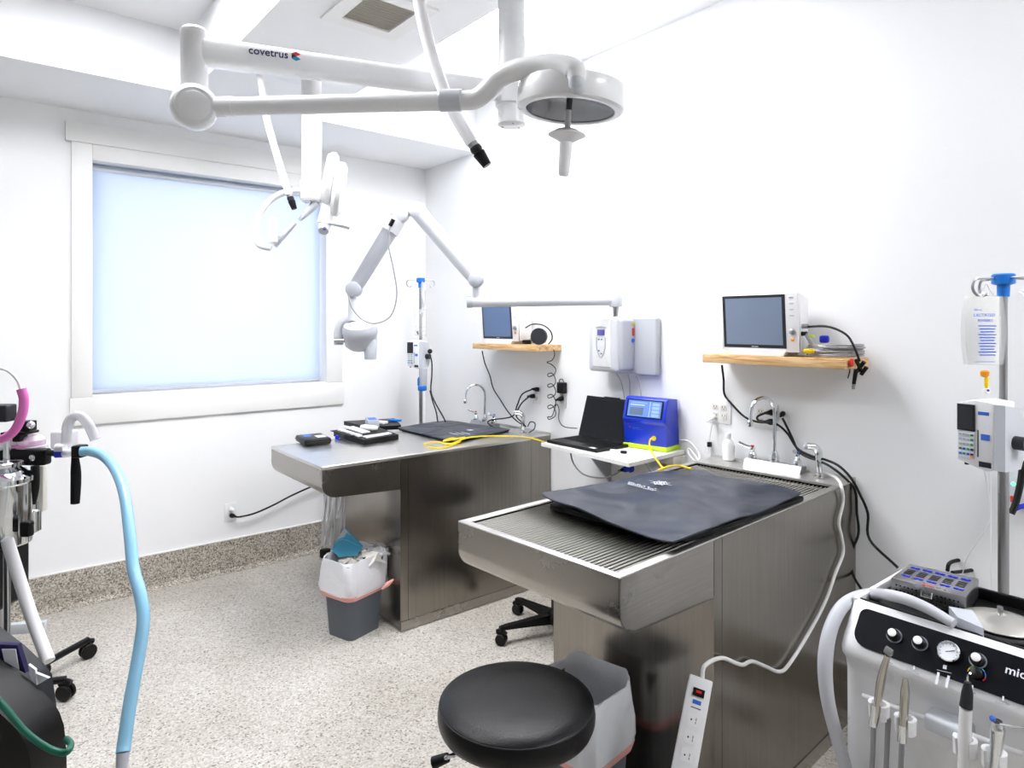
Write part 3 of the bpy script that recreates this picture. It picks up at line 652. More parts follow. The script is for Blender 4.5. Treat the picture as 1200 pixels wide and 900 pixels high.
# instrument box, open
t = thing('instrument_box', 'open black instrument box with white fittings on the further table', 'box', on1(435, 512))
ia, ib, ic, id_ = on1(427, 522), on1(467, 515), on1(440, 505), on1(391, 511)
bx = MB(); up = Vector((0, 0, .030))
P = [ia, ib, ic, id_]
bx.rings([P, [p+up for p in P]]); bx.build('box_shell', 'black', t)
cc = (ia+ib+ic+id_)/4
MB().prism([p.lerp(cc, .10)+up for p in P], (0, 0, .002)).build('tray_insert', 'mat_under', t)
def strip(name, u0, u1, v0, v1, mt, z0, h): 
    f = lambda u, v: (ia.lerp(ib, u)).lerp(id_.lerp(ic, u), v)+Vector((0, 0, z0))
    MB().prism([f(u0, v0), f(u1, v0), f(u1, v1), f(u0, v1)], (0, 0, h)).build(name, mt, t)
strip('white_insert', .12, .85, .06, .20, 'plastic_white', .032, .006); strip('white_rail', .05, .16, .25, .95, 'plastic_white', .032, .010)
f = lambda u, v: (ia.lerp(ib, u)).lerp(id_.lerp(ic, u), v)
for u_, v_ in ((.06, .45), (.06, .6), (.06, .75), (.1, .3)): MB().ball(f(u_, v_)+Vector((0, 0, .040)), .010, n=10).build('white_tip', 'plastic_white', t)
strip('lid_flap', -.06, .10, .35, 1.02, 'mat_under', .030, .004); strip('white_lid', .30, .52, .45, 1.1, 'plastic_white', .034, .006)
k_ = on1(395, 514.5); tag(MB().lathe([(.009, 0), (.012, .004), (.012, .016), (.008, .022)], k_, n=16).build('small_vial', 'blue_deep'), 'small deep blue vial standing between the black case and the instrument box', 'vial')
p = on1(450, 503); t = thing('instrument_tray', 'second black instrument tray behind the open box on the further table', 'tray', p)
ja, jb_, jc, jd = on1(431, 505.2), on1(470, 503), on1(462, 494.5), on1(403, 498)
MB().rings([[ja, jb_, jc, jd], [q_+Vector((0, 0, .026)) for q_ in (ja, jb_, jc, jd)]]).build('tray_shell', 'black', t)
MB().box(tuple(on1(444, 501))[:2]+(TH1+.035,), (.05, .12, .018), .3, .006).build('white_holder', 'plastic_white', t)
t = thing('carton', 'small grey and blue carton on top of the rear instrument tray', 'box', on1(436, 498, .027))
pb = on1(436, 499.5, .027); MB().box((pb.x, pb.y, TH1+.027+.024), (.07, .145, .046), -.35, .002).build('carton_body', 'plastic_grey', t)
MB().box((pb.x, pb.y, TH1+.0745), (.05, .10, .0012), -.35).build('printed_panel', 'blue_print', t)
p = on1(435, 504, .027); t = tag(MB().box((p.x-.02, p.y-.01, TH1+.045), (.05, .12, .03), .25, .012, 3).build('white_handpiece', 'plastic_white'), 'white rounded plastic tool resting in front of the carton', 'tool')
p = on1(463, 498.5); tag(MB().box((p.x, p.y, TH1+.034), (.03, .085, .014), .6, .004).build('blue_clip', 'blue_plastic'), 'bright blue clip by the rear tray, left of the mat', 'clip')
# yellow network cable of the far table
cable('network_cable', [on1(500, 523, .006), on1(498, 520, .02), on1(512, 518.0, .02), on1(528, 520, .006), on1(548, 513, .03), on1(575, 511, .02), on1(600, 511.5, .02), ond(622, 513.5, 3.35), onz(638, 518, .965)], .0042, 'cable_yellow', 'yellow cable lying over the further table edge to the laptop')
cable('network_cable', [on1(502, 524, .006), on1(520, 524.5, .006), on1(540, 516.5, .012), on1(530, 513.5, .02), on1(520, 516.8, .02), on1(545, 512.5, .03)], .0042, 'cable_yellow', 'second, coiled yellow cable by the mat on the further table')

# ================================================================== LAPTOP SHELF
t = thing('laptop_shelf', 'white wall-mounted folding shelf between the two wet tables', 'shelf', (2.52, 2.28, .93))
P = [(2.325, 2.60, .930), (2.285, 1.965, .930), (2.736, 1.995, .930), (2.736, 2.60, .930)]
MB().prism(P, (0, 0, .018)).build('shelf_board', 'trim_paint', t)
for y in (2.08, 2.48):
    br = MB(); br.prism([(2.736, y, .929), (2.736, y, .70), (2.728, y, .70), (2.52, y, .921), (2.52, y, .929)], (0, .012, 0)); br.build('bracket', 'plastic_grey', t)
MB().bb((2.700, 1.98, .845), (2.738, 2.58, .925), .006).build('wall_cleat', 'plastic_cream', t)
MB().bb((2.640, 1.99, .885), (2.70, 2.22, .926), .004).build('side_cleat', 'plastic_cream', t)
SZ2 = .948
def ons(px, py, z=0): return onz(px, py, SZ2+z)
# laptop
t = thing('laptop', 'open black laptop on the white wall shelf beside the blue device', 'laptop', ons(690, 517))
a = ons(641, 519); b = ons(699, 531); x_ = (b-a); Wd = x_.length; x_.normalize(); y_ = Vector((x_.y, -x_.x, 0)); y_ = y_ if y_.x > 0 else -y_
Dp = .235
def lp(u, v, z): return a+x_*(u*Wd)+y_*(v*Dp)+Vector((0, 0, z))
a = a+x_*0
bs = MB(); bs.prism([lp(0, 0, .002), lp(1, 0, .002), lp(1, 1, .002), lp(0, 1, .002)], (0, 0, .014)); bs.build('keyboard_base', 'black', t)
kx = MB()
for r_ in range(5):
    for k in range(13): kx.prism([lp(.06+k*.068, .42+r_*.10, .016), lp(.06+k*.068+.056, .42+r_*.10, .016), lp(.06+k*.068+.056, .42+r_*.10+.08, .016), lp(.06+k*.068, .42+r_*.10+.08, .016)], (0, 0, .0022))
ko = kx.build('keys', 'rubber', t); ko['kind'] = 'stuff'
MB().prism([lp(.36, .08, .016), lp(.62, .08, .016), lp(.62, .33, .016), lp(.36, .33, .016)], (0, 0, .0006)).build('touchpad', 'plastic_dark', t)
MB().prism([lp(.82, .05, .016), lp(.93, .05, .016), lp(.93, .14, .016), lp(.82, .14, .016)], (0, 0, .0005)).build('sticker', 'ink_white', t)
s1 = (lp(0, 1, .012)); up = (y_*.30+Vector((0, 0, .95))).normalized()
sc_ = MB(); hh = .225
sc_.prism([lp(0, .98, .014), lp(1, .98, .014), lp(1, .98, .014)+up*hh, lp(0, .98, .014)+up*hh], y_*.008); so = sc_.build('screen', 'black', t)
MB().prism([lp(.04, .979, .014)+up*.018, lp(.96, .979, .014)+up*.018, lp(.96, .979, .014)+up*(hh-.012), lp(.04, .979, .014)+up*(hh-.012)], y_*-.0008).build('display', 'vinyl', so)
MB().prism([lp(.36, .975, .014)+up*hh, lp(.66, .975, .014)+up*hh, lp(.66, .975, .014)+up*(hh+.005), lp(.36, .975, .014)+up*(hh+.005)], y_*.009).build('camera_bump', 'black', so)
# blue device
t = thing('blue_analyzer', 'bright blue bench device with tilted touch screen and lime green base', 'medical device', ons(760, 528))
dl = ons(731.5, 523.5); dr = ons(781, 530.5); dl = Vector((dl.x, dl.y, SZ2)); xa = (dr-dl); xa.z = 0; wv = xa.length; xa.normalize(); ya = Vector((xa.y, -xa.x, 0)); ya = ya if ya.x > 0 else -ya
def dv(u, v, z): return dl+xa*(u*wv)+ya*v+Vector((0, 0, z))
def solid(prof, u0, u1, name, mt, par, bev=.006):
    m = MB(); m.rings([[dv(u, v, z) for v, z in prof] for u in (u0, u1)])
    if bev: bmesh.ops.bevel(m.bm, geom=list(m.bm.edges), offset=bev, segments=3, profile=.5, affect='EDGES')
    return m.build(name, mt, par, 40)
bdy = solid([(0, .022), (0, .13), (-.014, .138), (-.018, .150), (.012, .252), (.03, .258), (.115, .250), (.135, .022)], 0, 1, 'housing', 'blue_case', t)
solid([(-.006, .001), (-.006, .024), (.138, .024), (.138, .001)], -.02, 1.02, 'base_tray', 'lime', t, .005)
sd = Vector((.030, 0, .102)).normalized()
def fs(u, s): # on tilted face
    v = -.018+.030*s; z = .150+.102*s; return dv(u, v, z)
nf = (xa.cross(fs(0, 1)-fs(0, 0))).normalized(); nf = nf if nf.dot(E0-fs(.5, .5)) > 0 else -nf
def plate(name, u0, u1, s0, s1, off, th, mt, par): return MB().prism([fs(u0, s0)+nf*off, fs(u1, s0)+nf*off, fs(u1, s1)+nf*off, fs(u0, s1)+nf*off], nf*th).build(name, mt, par)
bz = plate('bezel', .07, .93, .08, .93, .0005, .0012, 'black', bdy); plate('display', .11, .89, .13, .88, .0015, .0012, 'screen_lit', bdy)
plate('display_pane', .16, .48, .20, .55, .0027, .0003, 'screen_pane', bdy)
for k in range(4): plate('display_button', .68, .85, .17+k*.17, .30+k*.17, .0027, .0003, 'screen_ui', bdy)
plate('display_text', .16, .50, .66, .69, .0027, .0003, 'ink_white', bdy)
for u_ in (.62,): plate('display_rule', u_, u_+.01, .15, .86, .0027, .0003, 'ink_white', bdy)
plate('display_text', .18, .55, .76, .80, .0027, .0003, 'screen_ui', bdy)
tx = dv(.18, -.0012, .100); text('lettering', 'CLASSIFIER', .008, dv(.22, -.0010, .100), xa, (0, 0, 1), 'ink_white', bdy) if False else None
MB().box(dv(.15, -.001, .104), (.006, .006, .006)).build('logo_dot', 'red', bdy)
lm = MB(); lm.prism([dv(.2, -.001, .102), dv(.36, -.001, .102), dv(.36, -.001, .105), dv(.2, -.001, .105)], -ya*.0006); lm.prism([dv(.2, -.001, .096), dv(.44, -.001, .096), dv(.44, -.001, .0975), dv(.2, -.001, .0975)], -ya*.0006); lm.build('small_print', 'blue_print', bdy)
jk = dv(.72, -.001, .062); MB().lathe([(.012, 0), (.012, .005), (.007, .005), (.007, .002)], jk, -ya, 20).build('jack_ring', 'yellow', bdy)
yc = [jk-ya*.004, jk-ya*.022+Vector((0, 0, -.001))-xa*.006, jk-ya*.024+Vector((0, 0, -.03))-xa*.012, ons(768, 533, .004)-ya*.015, onz(774, 545, .96), onz(778, 550, .975)]
cable('patch_cable', yc, .0042, 'cable_yellow', 'yellow cable from the blue device down to the nearer table')
cable('patch_cable', [onz(771, 551, .985), onz(785, 546.5, 1.0), onz(797, 546, .985), onz(810, 549.5, .985)], .0042, 'cable_yellow', 'short yellow cable end curling over the back of the nearer table mat')
cable('charger_lead', [ons(668, 527, -.02), onz(672, 543, .86), onz(684, 556, .83), onz(705, 560, .82), onz(720, 556, .84), onz(727, 552, .86)], .004, 'cable_grey', 'dark grey lead looping under the white laptop shelf')
t = thing('blue_plug', 'dark blue round connector plugged in under the laptop shelf', 'plug', onx(735, 552, 2.69)); c = onx(735, 549.5, 2.66)
MB().lathe([(.010, -.035), (.014, -.02), (.016, -.018), (.016, .015), (.022, .018), (.022, .03), (.018, .034)], c, (1, -.1, 0), 18).build('plug_shell', 'blue_case', t)
MB().cyl(c+Vector((-.06, .006, -.004)), c+Vector((-.03, .003, 0)), .005, .009, 12).build('strain_relief', 'black', t)
t = thing('barrel_plug', 'white plug block lying on the shelf between laptop and blue device', 'plug', ons(722, 532)); c = ons(722, 530)
MB().box((c.x, c.y, SZ2+.007), (.012, .06, .012), rz=.4, bev=.003).build('plug_body', 'plastic_white', t)
MB().box((c.x+.004, c.y-.045, SZ2+.007), (.016, .03, .013), rz=.4, bev=.003).build('plug_cap', 'black', t)

# ================================================================== WOODEN SHELVES AND MONITORS
def shelf(label, y0, y1, z0, z1):
    t = thing('wall_shelf', label, 'shelf', (WX-.1, (y0+y1)/2, z0))
    m = MB().bb((WX-.2, y0, z0), (WX-.001, y1, z1), .003); m.build('board', 'pine', t)
    MB().bb((WX-.06, y0+.1, z0-.006), (WX-.001, y0+.13, z0-.0005)).build('bracket', 'satin', t); MB().bb((WX-.06, y1-.13, z0-.006), (WX-.001, y1-.1, z0-.0005)).build('bracket', 'satin', t)
shelf('rough pine floating shelf carrying the monitor on the right', 1.131, 1.758, 1.400, 1.438)
shelf('rough pine floating shelf carrying the monitor on the left, behind the X-ray arm', 2.878, 3.511, 1.411, 1.447)
def monitor(label, y0, y1, zs, h, scr):
    cy_ = (y0+y1)/2; t = thing('patient_monitor', label, 'monitor', (2.60, cy_, zs), 0, 'patient monitors on wooden shelves')
    def R(y, z): return (y, z)
    body = MB(); body.rings([[(2.552+.018*(1-z), y, zs+.018+z*(h-.018)) for y, z in ((y0, 0), (y1, 0), (y1, 1), (y0, 1))], [(2.575, y, zs+.018+z*(h-.02)) for y, z in ((y0, 0), (y1, 0), (y1, 1), (y0, 1))], [(2.70, y, zs+.03+z*(h-.05)) for y, z in ((y0+.03, 0), (y1-.03, 0), (y1-.03, 1), (y0+.03, 1))]])
    bmesh.ops.bevel(body.bm, geom=list(body.bm.edges), offset=.006, segments=3, profile=.5, affect='EDGES')
    b_ = body.build('monitor_case', 'plastic_white', t, 40)
    ft = MB(); ft.prism([(2.562, y0+.07, zs+.001), (2.562, y1-.045, zs+.001), (2.562, y1-.03, zs+.022), (2.562, y0+.055, zs+.022)], (.12, 0, 0)); ft.build('foot', 'plastic_white', t)
    w_ = y1-y0; kw = w_*.155           # knob strip on the viewer's right = small y
    # plane of the tilted front face
    def ff(y, z, off): return (2.552+.018*(1-z)-off, y, zs+.018+z*(h-.018))
    ya_, yb_ = y0+kw, y1-.008
    MB().prism([ff(ya_, .06, .0012), ff(yb_, .06, .0012), ff(yb_, .965, .0012), ff(ya_, .965, .0012)], (.002, 0, 0)).build('bezel', 'plastic_dark', b_)
    MB().prism([ff(ya_+.014, .115, .002), ff(yb_-.014, .115, .002), ff(yb_-.014, .92, .002), ff(ya_+.014, .92, .002)], (.001, 0, 0)).build('screen', scr, b_)
    MB().prism([ff(cy_+.005, .078, .0018), ff(cy_+.035, .078, .0018), ff(cy_+.035, .09, .0018), ff(cy_+.005, .09, .0018)], (.001, 0, 0)).build('badge', 'ink_white', b_)
    for k, z in enumerate((.90, .80, .70, .60)):
        MB().prism([ff(y0+.018, z, .0012), ff(y0+.036, z, .0012), ff(y0+.036, z+.022, .0012), ff(y0+.018, z+.022, .0012)], (.001, 0, 0)).build('button', 'enamel_grey', b_)
    p = ff(y0+.026, .34, .0); MB().lathe([(.012, 0), (.013, .003), (.011, .012), (.009, .013)], p, (-1, 0, .06), 18).build('knob', 'satin', b_)
    p = ff(y0+.027, .21, .0); MB().lathe([(.007, 0), (.007, .004), (.005, .005)], p, (-1, 0, .06), 14).build('power_button', 'orange', b_)
    return t
monitor('white monitor with switched-off screen tinted grey as its reflection on the right-hand pine shelf', 1.323, 1.672, 1.438, .262, 'screen_reflect_grey')
monitor('white monitor with switched-off screen tinted blue as its reflection on the left-hand pine shelf, cut by the X-ray arm', 3.075, 3.435, 1.447, .262, 'screen_reflect_blue')
# cable bundle on right shelf
def coil(name, c, rx, ry, turns, r, mt, label, cat='cable', seed=1, dz=.004, sink=0):
    rnd = random.Random(seed); P = []
    for k in range(turns*14):
        a = 6.28318*k/14; f_ = 1+rnd.uniform(-.06, .06)
        P.append((c[0]+rx*f_*math.cos(a), c[1]+ry*f_*math.sin(a), c[2]+r+dz*k/14+rnd.uniform(0, .003)))
    return cable(name, P, r, mt, label, cat, 3, 6)
coil('lead_bundle', (2.64, 1.215, 1.440), .07, .105, 6, .0038, 'cable_grey', 'coiled bundle of grey patient leads on the right-hand shelf', seed=2, dz=.0075)
coil('lead_bundle', (2.63, 1.225, 1.444), .055, .085, 5, .0034, 'hose_white', 'white patient leads coiled among the grey ones on the right-hand shelf', seed=4, dz=.008)
cable('monitor_lead', [(2.60, 1.335, 1.555), (2.60, 1.30, 1.560), (2.595, 1.22, 1.560), (2.59, 1.15, 1.53), (2.585, 1.117, 1.48), (2.60, 1.105, 1.43)], .0045, 'cable_black', 'black lead arching from the right monitor over the coiled leads')
cable('monitor_lead', [(2.60, 1.335, 1.535), (2.59, 1.31, 1.53), (2.59, 1.29, 1.50), (2.60, 1.27, 1.465)], .007, 'cable_grey', 'short grey lead from the right monitor into the coil')
t = thing('monitor_plug', 'grey and black plugs in the side of the right monitor', 'plug', (2.61, 1.325, 1.53))
MB().cyl((2.60, 1.345, 1.562), (2.60, 1.305, 1.562), .010, n=14).build('grey_plug', 'satin', t); MB().cyl((2.59, 1.345, 1.53), (2.59, 1.305, 1.533), .009, n=14).build('black_plug', 'black', t)
p = onx(966, 398, 2.62); tag(MB().box(p+Vector((0, 0, .002)), (.03, .035, .03), .3, .008).build('blue_clip', 'blue_deep'), 'deep blue clip sticking up from the coiled leads', 'clip')
p = onx(948, 411.5, 2.56); tag(MB().box(p, (.02, .040, .018), .2, .005).build('yellow_tag', 'yellow'), 'yellow clip in front of the coiled leads on the right-hand shelf', 'clip')
p = onx(951, 394, 2.60); tag(MB().box(p, (.012, .02, .010), .2, .003).build('green_tag', 'lime'), 'small lime tag on the leads next to the right monitor', 'clip')
t = thing('pulse_probe', 'black clamp probe with red tip hanging off the right end of the right-hand shelf', 'clip', (2.60, 1.115, 1.34))
pr = MB()
for a_, b_ in (((2.60, 1.118, 1.435), (2.59, 1.095, 1.395)), ((2.59, 1.085, 1.43), (2.60, 1.12, 1.385)), ((2.58, 1.11, 1.40), (2.585, 1.12, 1.345)), ((2.60, 1.08, 1.41), (2.60, 1.10, 1.38))): pr.cyl(a_, b_, .008, .007, 10)
pr.build('clamp', 'black', t); MB().cyl((2.585, 1.12, 1.345), (2.586, 1.122, 1.325), .007, .006, 10).build('metal_tip', 'satin', t)
MB().tube([(2.59, 1.14, 1.43), (2.585, 1.135, 1.395), (2.585, 1.142, 1.365)], .0025, 6).build('pigtail', 'cable_black', t); MB().box((2.565, 1.12, 1.425), (.02, .012, .03), .2, .004).build('red_clip', 'red', t)
# left shelf
t = thing('speaker_disc', 'round dark grey disc leaning on the left-hand shelf beside the monitor', 'disc', onx(632, 403, 2.60)); c = onx(632, 395.5, 2.575)
MB().lathe([(.040, -.02), (.047, -.012), (.049, 0), (.049, .015), (.045, .02)], (c.x, c.y, 1.449+.05), (-1, -.55, .1), 32).build('disc_body', 'plastic_dark', t)
coil('lead_bundle', (2.66, 3.0, 1.449), .035, .055, 4, .0035, 'cable_grey', 'grey leads coiled behind the round disc on the left-hand shelf', seed=6, dz=.012)
cable('monitor_lead', [onx(616, 384, 2.62), onx(624, 380, 2.61), onx(636, 381, 2.60), onx(645, 388, 2.60), onx(647, 397, 2.61), onx(643, 403, 2.63)], .004, 'cable_black', 'black lead arching over the round disc on the left-hand shelf')
MBs = tag(MB().bb((2.59, 3.035, 1.449), (2.64, 3.07, 1.475), .006).build('black_probe', 'black'), 'small black probe beside the left monitor', 'clip')
# ================================================================== OUTLETS, CORDS ON THE SHELF WALL
def outlet(label, yc, zc, wid, gangs, plane='x'):
    t = thing('wall_outlet', label, 'outlet', (WX-.004, yc, zc-.06) if plane == 'x' else (yc, WY-.004, zc-.06), 0)
    if plane == 'x': P = lambda a, b, d: (WX-d, yc+a, zc+b)
    else: P = lambda a, b, d: (yc+a, WY-d, zc+b)
    def blk(a0, a1, b0, b1, d0, d1, nm, mt, par, bev=0):
        p, q_ = P(a0, b0, d0), P(a1, b1, d1); lo = [min(x) for x in zip(p, q_)]; hi = [max(x) for x in zip(p, q_)]
        return MB().bb(lo, hi, bev).build(nm, mt, par)
    pl = blk(-wid/2, wid/2, -.057, .057, .0, .006, 'cover_plate', 'plastic_white', t, .002)
    for g_ in range(gangs):
        a = (g_-(gangs-1)/2)*.046
        for b in (.02, -.02):
            r_ = blk(a-.015, a+.015, b-.013, b+.013, .006, .008, 'receptacle', 'plastic_cream', t, .0)
            blk(a-.008, a-.006, b-.003, b+.006, .008, .0085, 'slot', 'dark_hole', r_); blk(a+.006, a+.008, b-.003, b+.006, .008, .0085, 'slot', 'dark_hole', r_); blk(a-.002, a+.002, b-.010, b-.006, .008, .0085, 'slot', 'dark_hole', r_)
    return t
outlet('double wall outlet plate with a white plug, left of the near faucet', 1.797, 1.160, .118, 2)
outlet('wall outlet plate with black plugs behind the near faucet spout', 1.565, 1.160, .118, 2)
outlet('wall outlet below the black power adapter', 2.875, 1.13, .075, 1)
outlet('wall outlet with black plugs behind the further faucet', 3.10, 1.13, .075, 1)
outlet('low wall outlet on the window wall', 1.289, .373, .075, 1, 'y')
def plug(label, c, d, mt='black', s=1.0):
    c = Vector(c); d = Vector(d); t = thing('power_plug', label, 'plug', c-Vector((0, 0, .01)))
    MB().lathe([(.012*s, 0), (.014*s, .004), (.014*s, .022*s), (.009*s, .032*s), (.005*s, .05*s)], c, d, 14).build('plug_body', mt, t, 35)
    MB().cyl(c-d.normalized()*.004, c, .006, n=8).build('prongs', 'satin', t)
plug('upper black plug behind the near faucet', onx(909, 483, 2.727), (-1, .8, -.1)); plug('lower black plug behind the near faucet', onx(908, 494.5, 2.727), (-1, 1, 0)); plug('small black plug right of the near faucet spout', onx(918, 484, 2.727), (-1, -.2, -.3), s=.8)
plug('white plug in the double outlet left of the near faucet', onx(837, 488, 2.727), (-1, .2, -.5), 'plastic_white')
plug('upper black plug behind the further faucet', onx(632, 456.5, 2.727), (-1, .9, .1)); plug('lower black plug behind the further faucet', onx(627, 464, 2.727), (-1, .9, -.1))
plug('black plug under the power adapter', onx(660, 466.5, 2.727), (-1, .6, -.3))
p0, p1 = onx(653.5, 448, 2.70), onx(664.5, 462, 2.70)
tag(MB().bb((2.70, p1.y+.035, p1.z), (2.735, p0.y+.01, p0.z), .004).build('power_adapter', 'black'), 'black square power adapter plugged in right of the left-hand shelf', 'adapter')
plug('white plug head in the outlet on the window wall', (1.289, WY-.009, .393), (0, -1, 0), 'plastic_white')
plug('black plug head in the outlet on the window wall', (1.289, WY-.009, .353), (.4, -1, 0), 'black')
cable('power_cable', [(1.30, WY-.045, .35), (1.34, WY-.05, .345), (1.43, WY-.05, .352), (1.55, WY-.05, .385), (1.68, WY-.05, .43), (1.86, WY-.05, .475), (2.0, WY-.06, .48)], .006, 'cable_black', 'dark cord running from the low outlet along the window wall')
cable('power_cable', [onx(846, 428, 2.70), onx(848, 445, 2.72), onx(849, 462, 2.725), onx(858, 474, 2.725), onx(872, 488, 2.72), onx(886, 494, 2.70), onx(900, 495, 2.70)], .005, 'cable_black', 'black cord from under the right-hand shelf to the outlet behind the near faucet')
cable('power_cable', [onx(899, 483, 2.69), onx(888, 488, 2.69), onx(890, 493, 2.69), onx(908, 496, 2.70), onx(922, 507, 2.71), onx(934, 525, 2.70), onx(950, 534, 2.69), onx(968, 539, 2.67), onx(983, 546, 2.66), onx(997, 560, 2.66), onx(1008, 580, 2.69), onx(1017, 602, 2.71), onx(1019, 632, 2.71), onx(1052, 665, 2.66)], .005, 'cable_black', 'black cord from the near faucet outlet, outer one falling to the dental cart')
cable('power_cable', [onx(917, 490, 2.69), onx(927, 510, 2.71), onx(938, 531, 2.69), onx(962, 541, 2.67), onx(975, 548, 2.66), onx(990, 560, 2.66), onx(1002, 575, 2.70), onx(1004, 600, 2.71), onx(1006, 625, 2.71), onx(998, 648, 2.71), onx(999, 672, 2.69), onx(1013, 696, 2.60)], .005, 'cable_black', 'black cord from the near faucet outlet, inner one hanging close to the steel table')
cable('power_cable', [onx(565, 411, 2.70), onx(568, 425, 2.72), onx(574, 440, 2.72), onx(578, 455, 2.72), onx(586, 468, 2.70), onx(595, 482, 2.68), onx(604, 492, 2.66), onx(614, 499, 2.64)], .004, 'cable_black', 'thin black cord from the left-hand shelf down to the further faucet')
cable('power_cable', [onx(624, 456, 2.68), onx(612, 462, 2.66), onx(606, 475, 2.64), onx(600, 488, 2.62), onx(576, 492, 2.61), onx(572, 496, 2.60), onx(580, 502, 2.59)], .0045, 'cable_black', 'upper black cord looping behind the further faucet')
cable('power_cable', [onx(621, 464, 2.68), onx(611, 473, 2.66), onx(605, 487, 2.65), onx(613, 496, 2.64), onx(616, 500, 2.62)], .0045, 'cable_black', 'lower black cord dropping behind the further faucet')
P = [onx(645, 404, 2.66), onx(650, 414, 2.68), onx(647, 422, 2.69), onx(641, 424.5, 2.69), onx(646, 427, 2.69)]
for k in range(5):
    yy = 432+k*12.5
    P += [onx(651, yy, 2.69), onx(650, yy+6, 2.68), onx(643.5, yy+9.5, 2.68), onx(642, yy+6.5, 2.69), onx(647, yy+5.5, 2.70)]
P += [onx(652, 474, 2.70), onx(655, 480, 2.70), onx(655, 492, 2.70), onx(661, 500, 2.66), onx(676, 502, 2.62)]
cable('coiled_cable', P, .0028, 'cable_black', 'curly black cord hanging in loops from the left-hand shelf to the laptop', sm=5, n=6)
cable('adapter_lead', [onx(655, 449, 2.70), onx(656, 445, 2.69), onx(659, 444.5, 2.69), onx(661, 449, 2.70)], .0025, 'cable_black', 'tiny black lead arching on top of the power adapter')
cable('white_lead', [onx(836, 491, 2.69), onx(834, 500, 2.70), onx(832, 512, 2.72), onx(831, 524, 2.725), onx(826, 535, 2.70)], .0028, 'cable_white', 'thin white lead hanging from the white plug to the near table')
t = tag(MB().bb((2.715, onx(831, 520, 2.72).y-.006, onx(831, 521, 2.72).z-.012), (2.735, onx(831, 520, 2.72).y+.010, onx(831, 521, 2.72).z+.012), .003).build('inline_switch', 'black'), 'small black clip on the thin white lead left of the spray bottle', 'clip')
cable('white_lead', [onx(797, 516, 2.71), onx(806, 517, 2.72), onx(815, 525, 2.72), onx(820, 536, 2.70), onx(815, 541, 2.68), onx(807, 532, 2.70), onx(807, 526, 2.71), onx(813, 532, 2.70), onx(818, 540, 2.68)], .005, 'cable_white', 'looped white lead on the wall between the blue device and the near table')
# spray bottle
b0 = onz(851, 540, T2H); t = thing('plastic_bottle', 'frosted white plastic bottle with a yellow mark at the back of the near table', 'bottle', (b0.x, b0.y, T2H))
b0 = F2 @ Vector(((F2.inverted() @ b0).x+.02, (F2.inverted() @ b0).y, T2H))
MB().lathe([(.022, .0), (.026, .004), (.026, .075), (.02, .09), (.011, .098), (.011, .105)], b0, n=24).build('bottle_body', 'bottle_white', t)
MB().lathe([(.013, .103), (.013, .122), (.009, .126)], b0, n=18).build('cap', 'plastic_white', t)
mk = (E0-b0); mk.z = 0; mk.normalize(); sd_ = Vector((RT[0], RT[1], 0))
MB().box(b0+sd_*.0245+mk*.008+Vector((0, 0, .055)), (.006, .006, .03), YAW).build('dark_mark', 'ink_navy', t); MB().box(b0+sd_*.0245+mk*.008+Vector((0, 0, .036)), (.006, .006, .010), YAW).build('yellow_mark', 'yellow', t)

# ------------------------------------------------------------------ power strip and its white cord
sp = F2 @ Vector((.62, -W2/2-.009, .7)); sn = F2.to_3x3() @ Vector((0, -1, 0))
def side2(px, py, off=.012): return onp(px, py, F2 @ Vector((0, -W2/2-off, 0)), sn)
fp = F2 @ Vector((.435-.045, 0, 0)); fn_ = F2.to_3x3() @ Vector((-1, 0, 0))
t = thing('power_strip', 'long white power strip hanging at the front corner of the nearer wet table', 'power strip', side2(806, 900))
pt_, pb_ = side2(821.5, 794, .03), side2(799, 915, .05)
zz = (pt_-pb_).normalized(); face = (E0-pt_); face.z *= .3; face = (face-zz*face.dot(zz)).normalized(); xx = zz.cross(face)
Rm = Matrix((xx, -face, zz)).transposed(); Ls = (pt_-pb_).length
st = MB().box((pt_+pb_)/2, (.062, .035, Ls), bev=.004, R=Rm).build('strip_body', 'enamel', t)
def onstrip(a, b, w_, h_, nm, mt, par, th=.003): return MB().box(pt_-zz*b+xx*a+face*.0180, (w_, th, h_), R=Rm).build(nm, mt, par)
onstrip(.0, .038, .030, .020, 'rocker_switch', 'black', st, .006); onstrip(0, .036, .014, .006, 'switch_light', 'led_red', st, .0075)
onstrip(0, .062, .022, .010, 'printed_logo', 'blue_print', st, .001); onstrip(0, .076, .026, .002, 'printed_line', 'plastic_dark', st, .001)
for k in range(int((Ls-.10)/.042)):
    r_ = onstrip(0, .105+k*.042, .032, .030, 'socket', 'plastic_white', st, .002)
    onstrip(-.006, .105+k*.042, .0035, .004, 'slot', 'dark_hole', r_, .0035); onstrip(.006, .102+k*.042, .0015, .007, 'slot', 'dark_hole', r_, .0035); onstrip(.006, .110+k*.042, .0015, .005, 'slot', 'dark_hole', r_, .0035)
wc = [pt_+xx*.004-zz*.004+face*.0, side2(826, 780, .03), side2(845, 771, .014), side2(862, 777, .012), side2(871, 779, .012), side2(881, 775, .012), side2(897, 781, .012), side2(913, 787, .012), side2(925, 778, .012), side2(950, 738, .012), side2(968, 703, .012), side2(979, 672, .012), side2(988, 648, .012), side2(986, 628, .012), side2(983, 612, .012), side2(988, 588, .012), side2(986, 570, .012), onz(980, 560, T2H+.012), onz(968, 555, T2H+.010), onz(952, 549.5, T2H+.010), onz(940, 541, T2H+.008)]
cable('strip_cable', wc, .0058, 'cable_white', 'white cord winding down the side of the nearer table to the power strip', n=10)

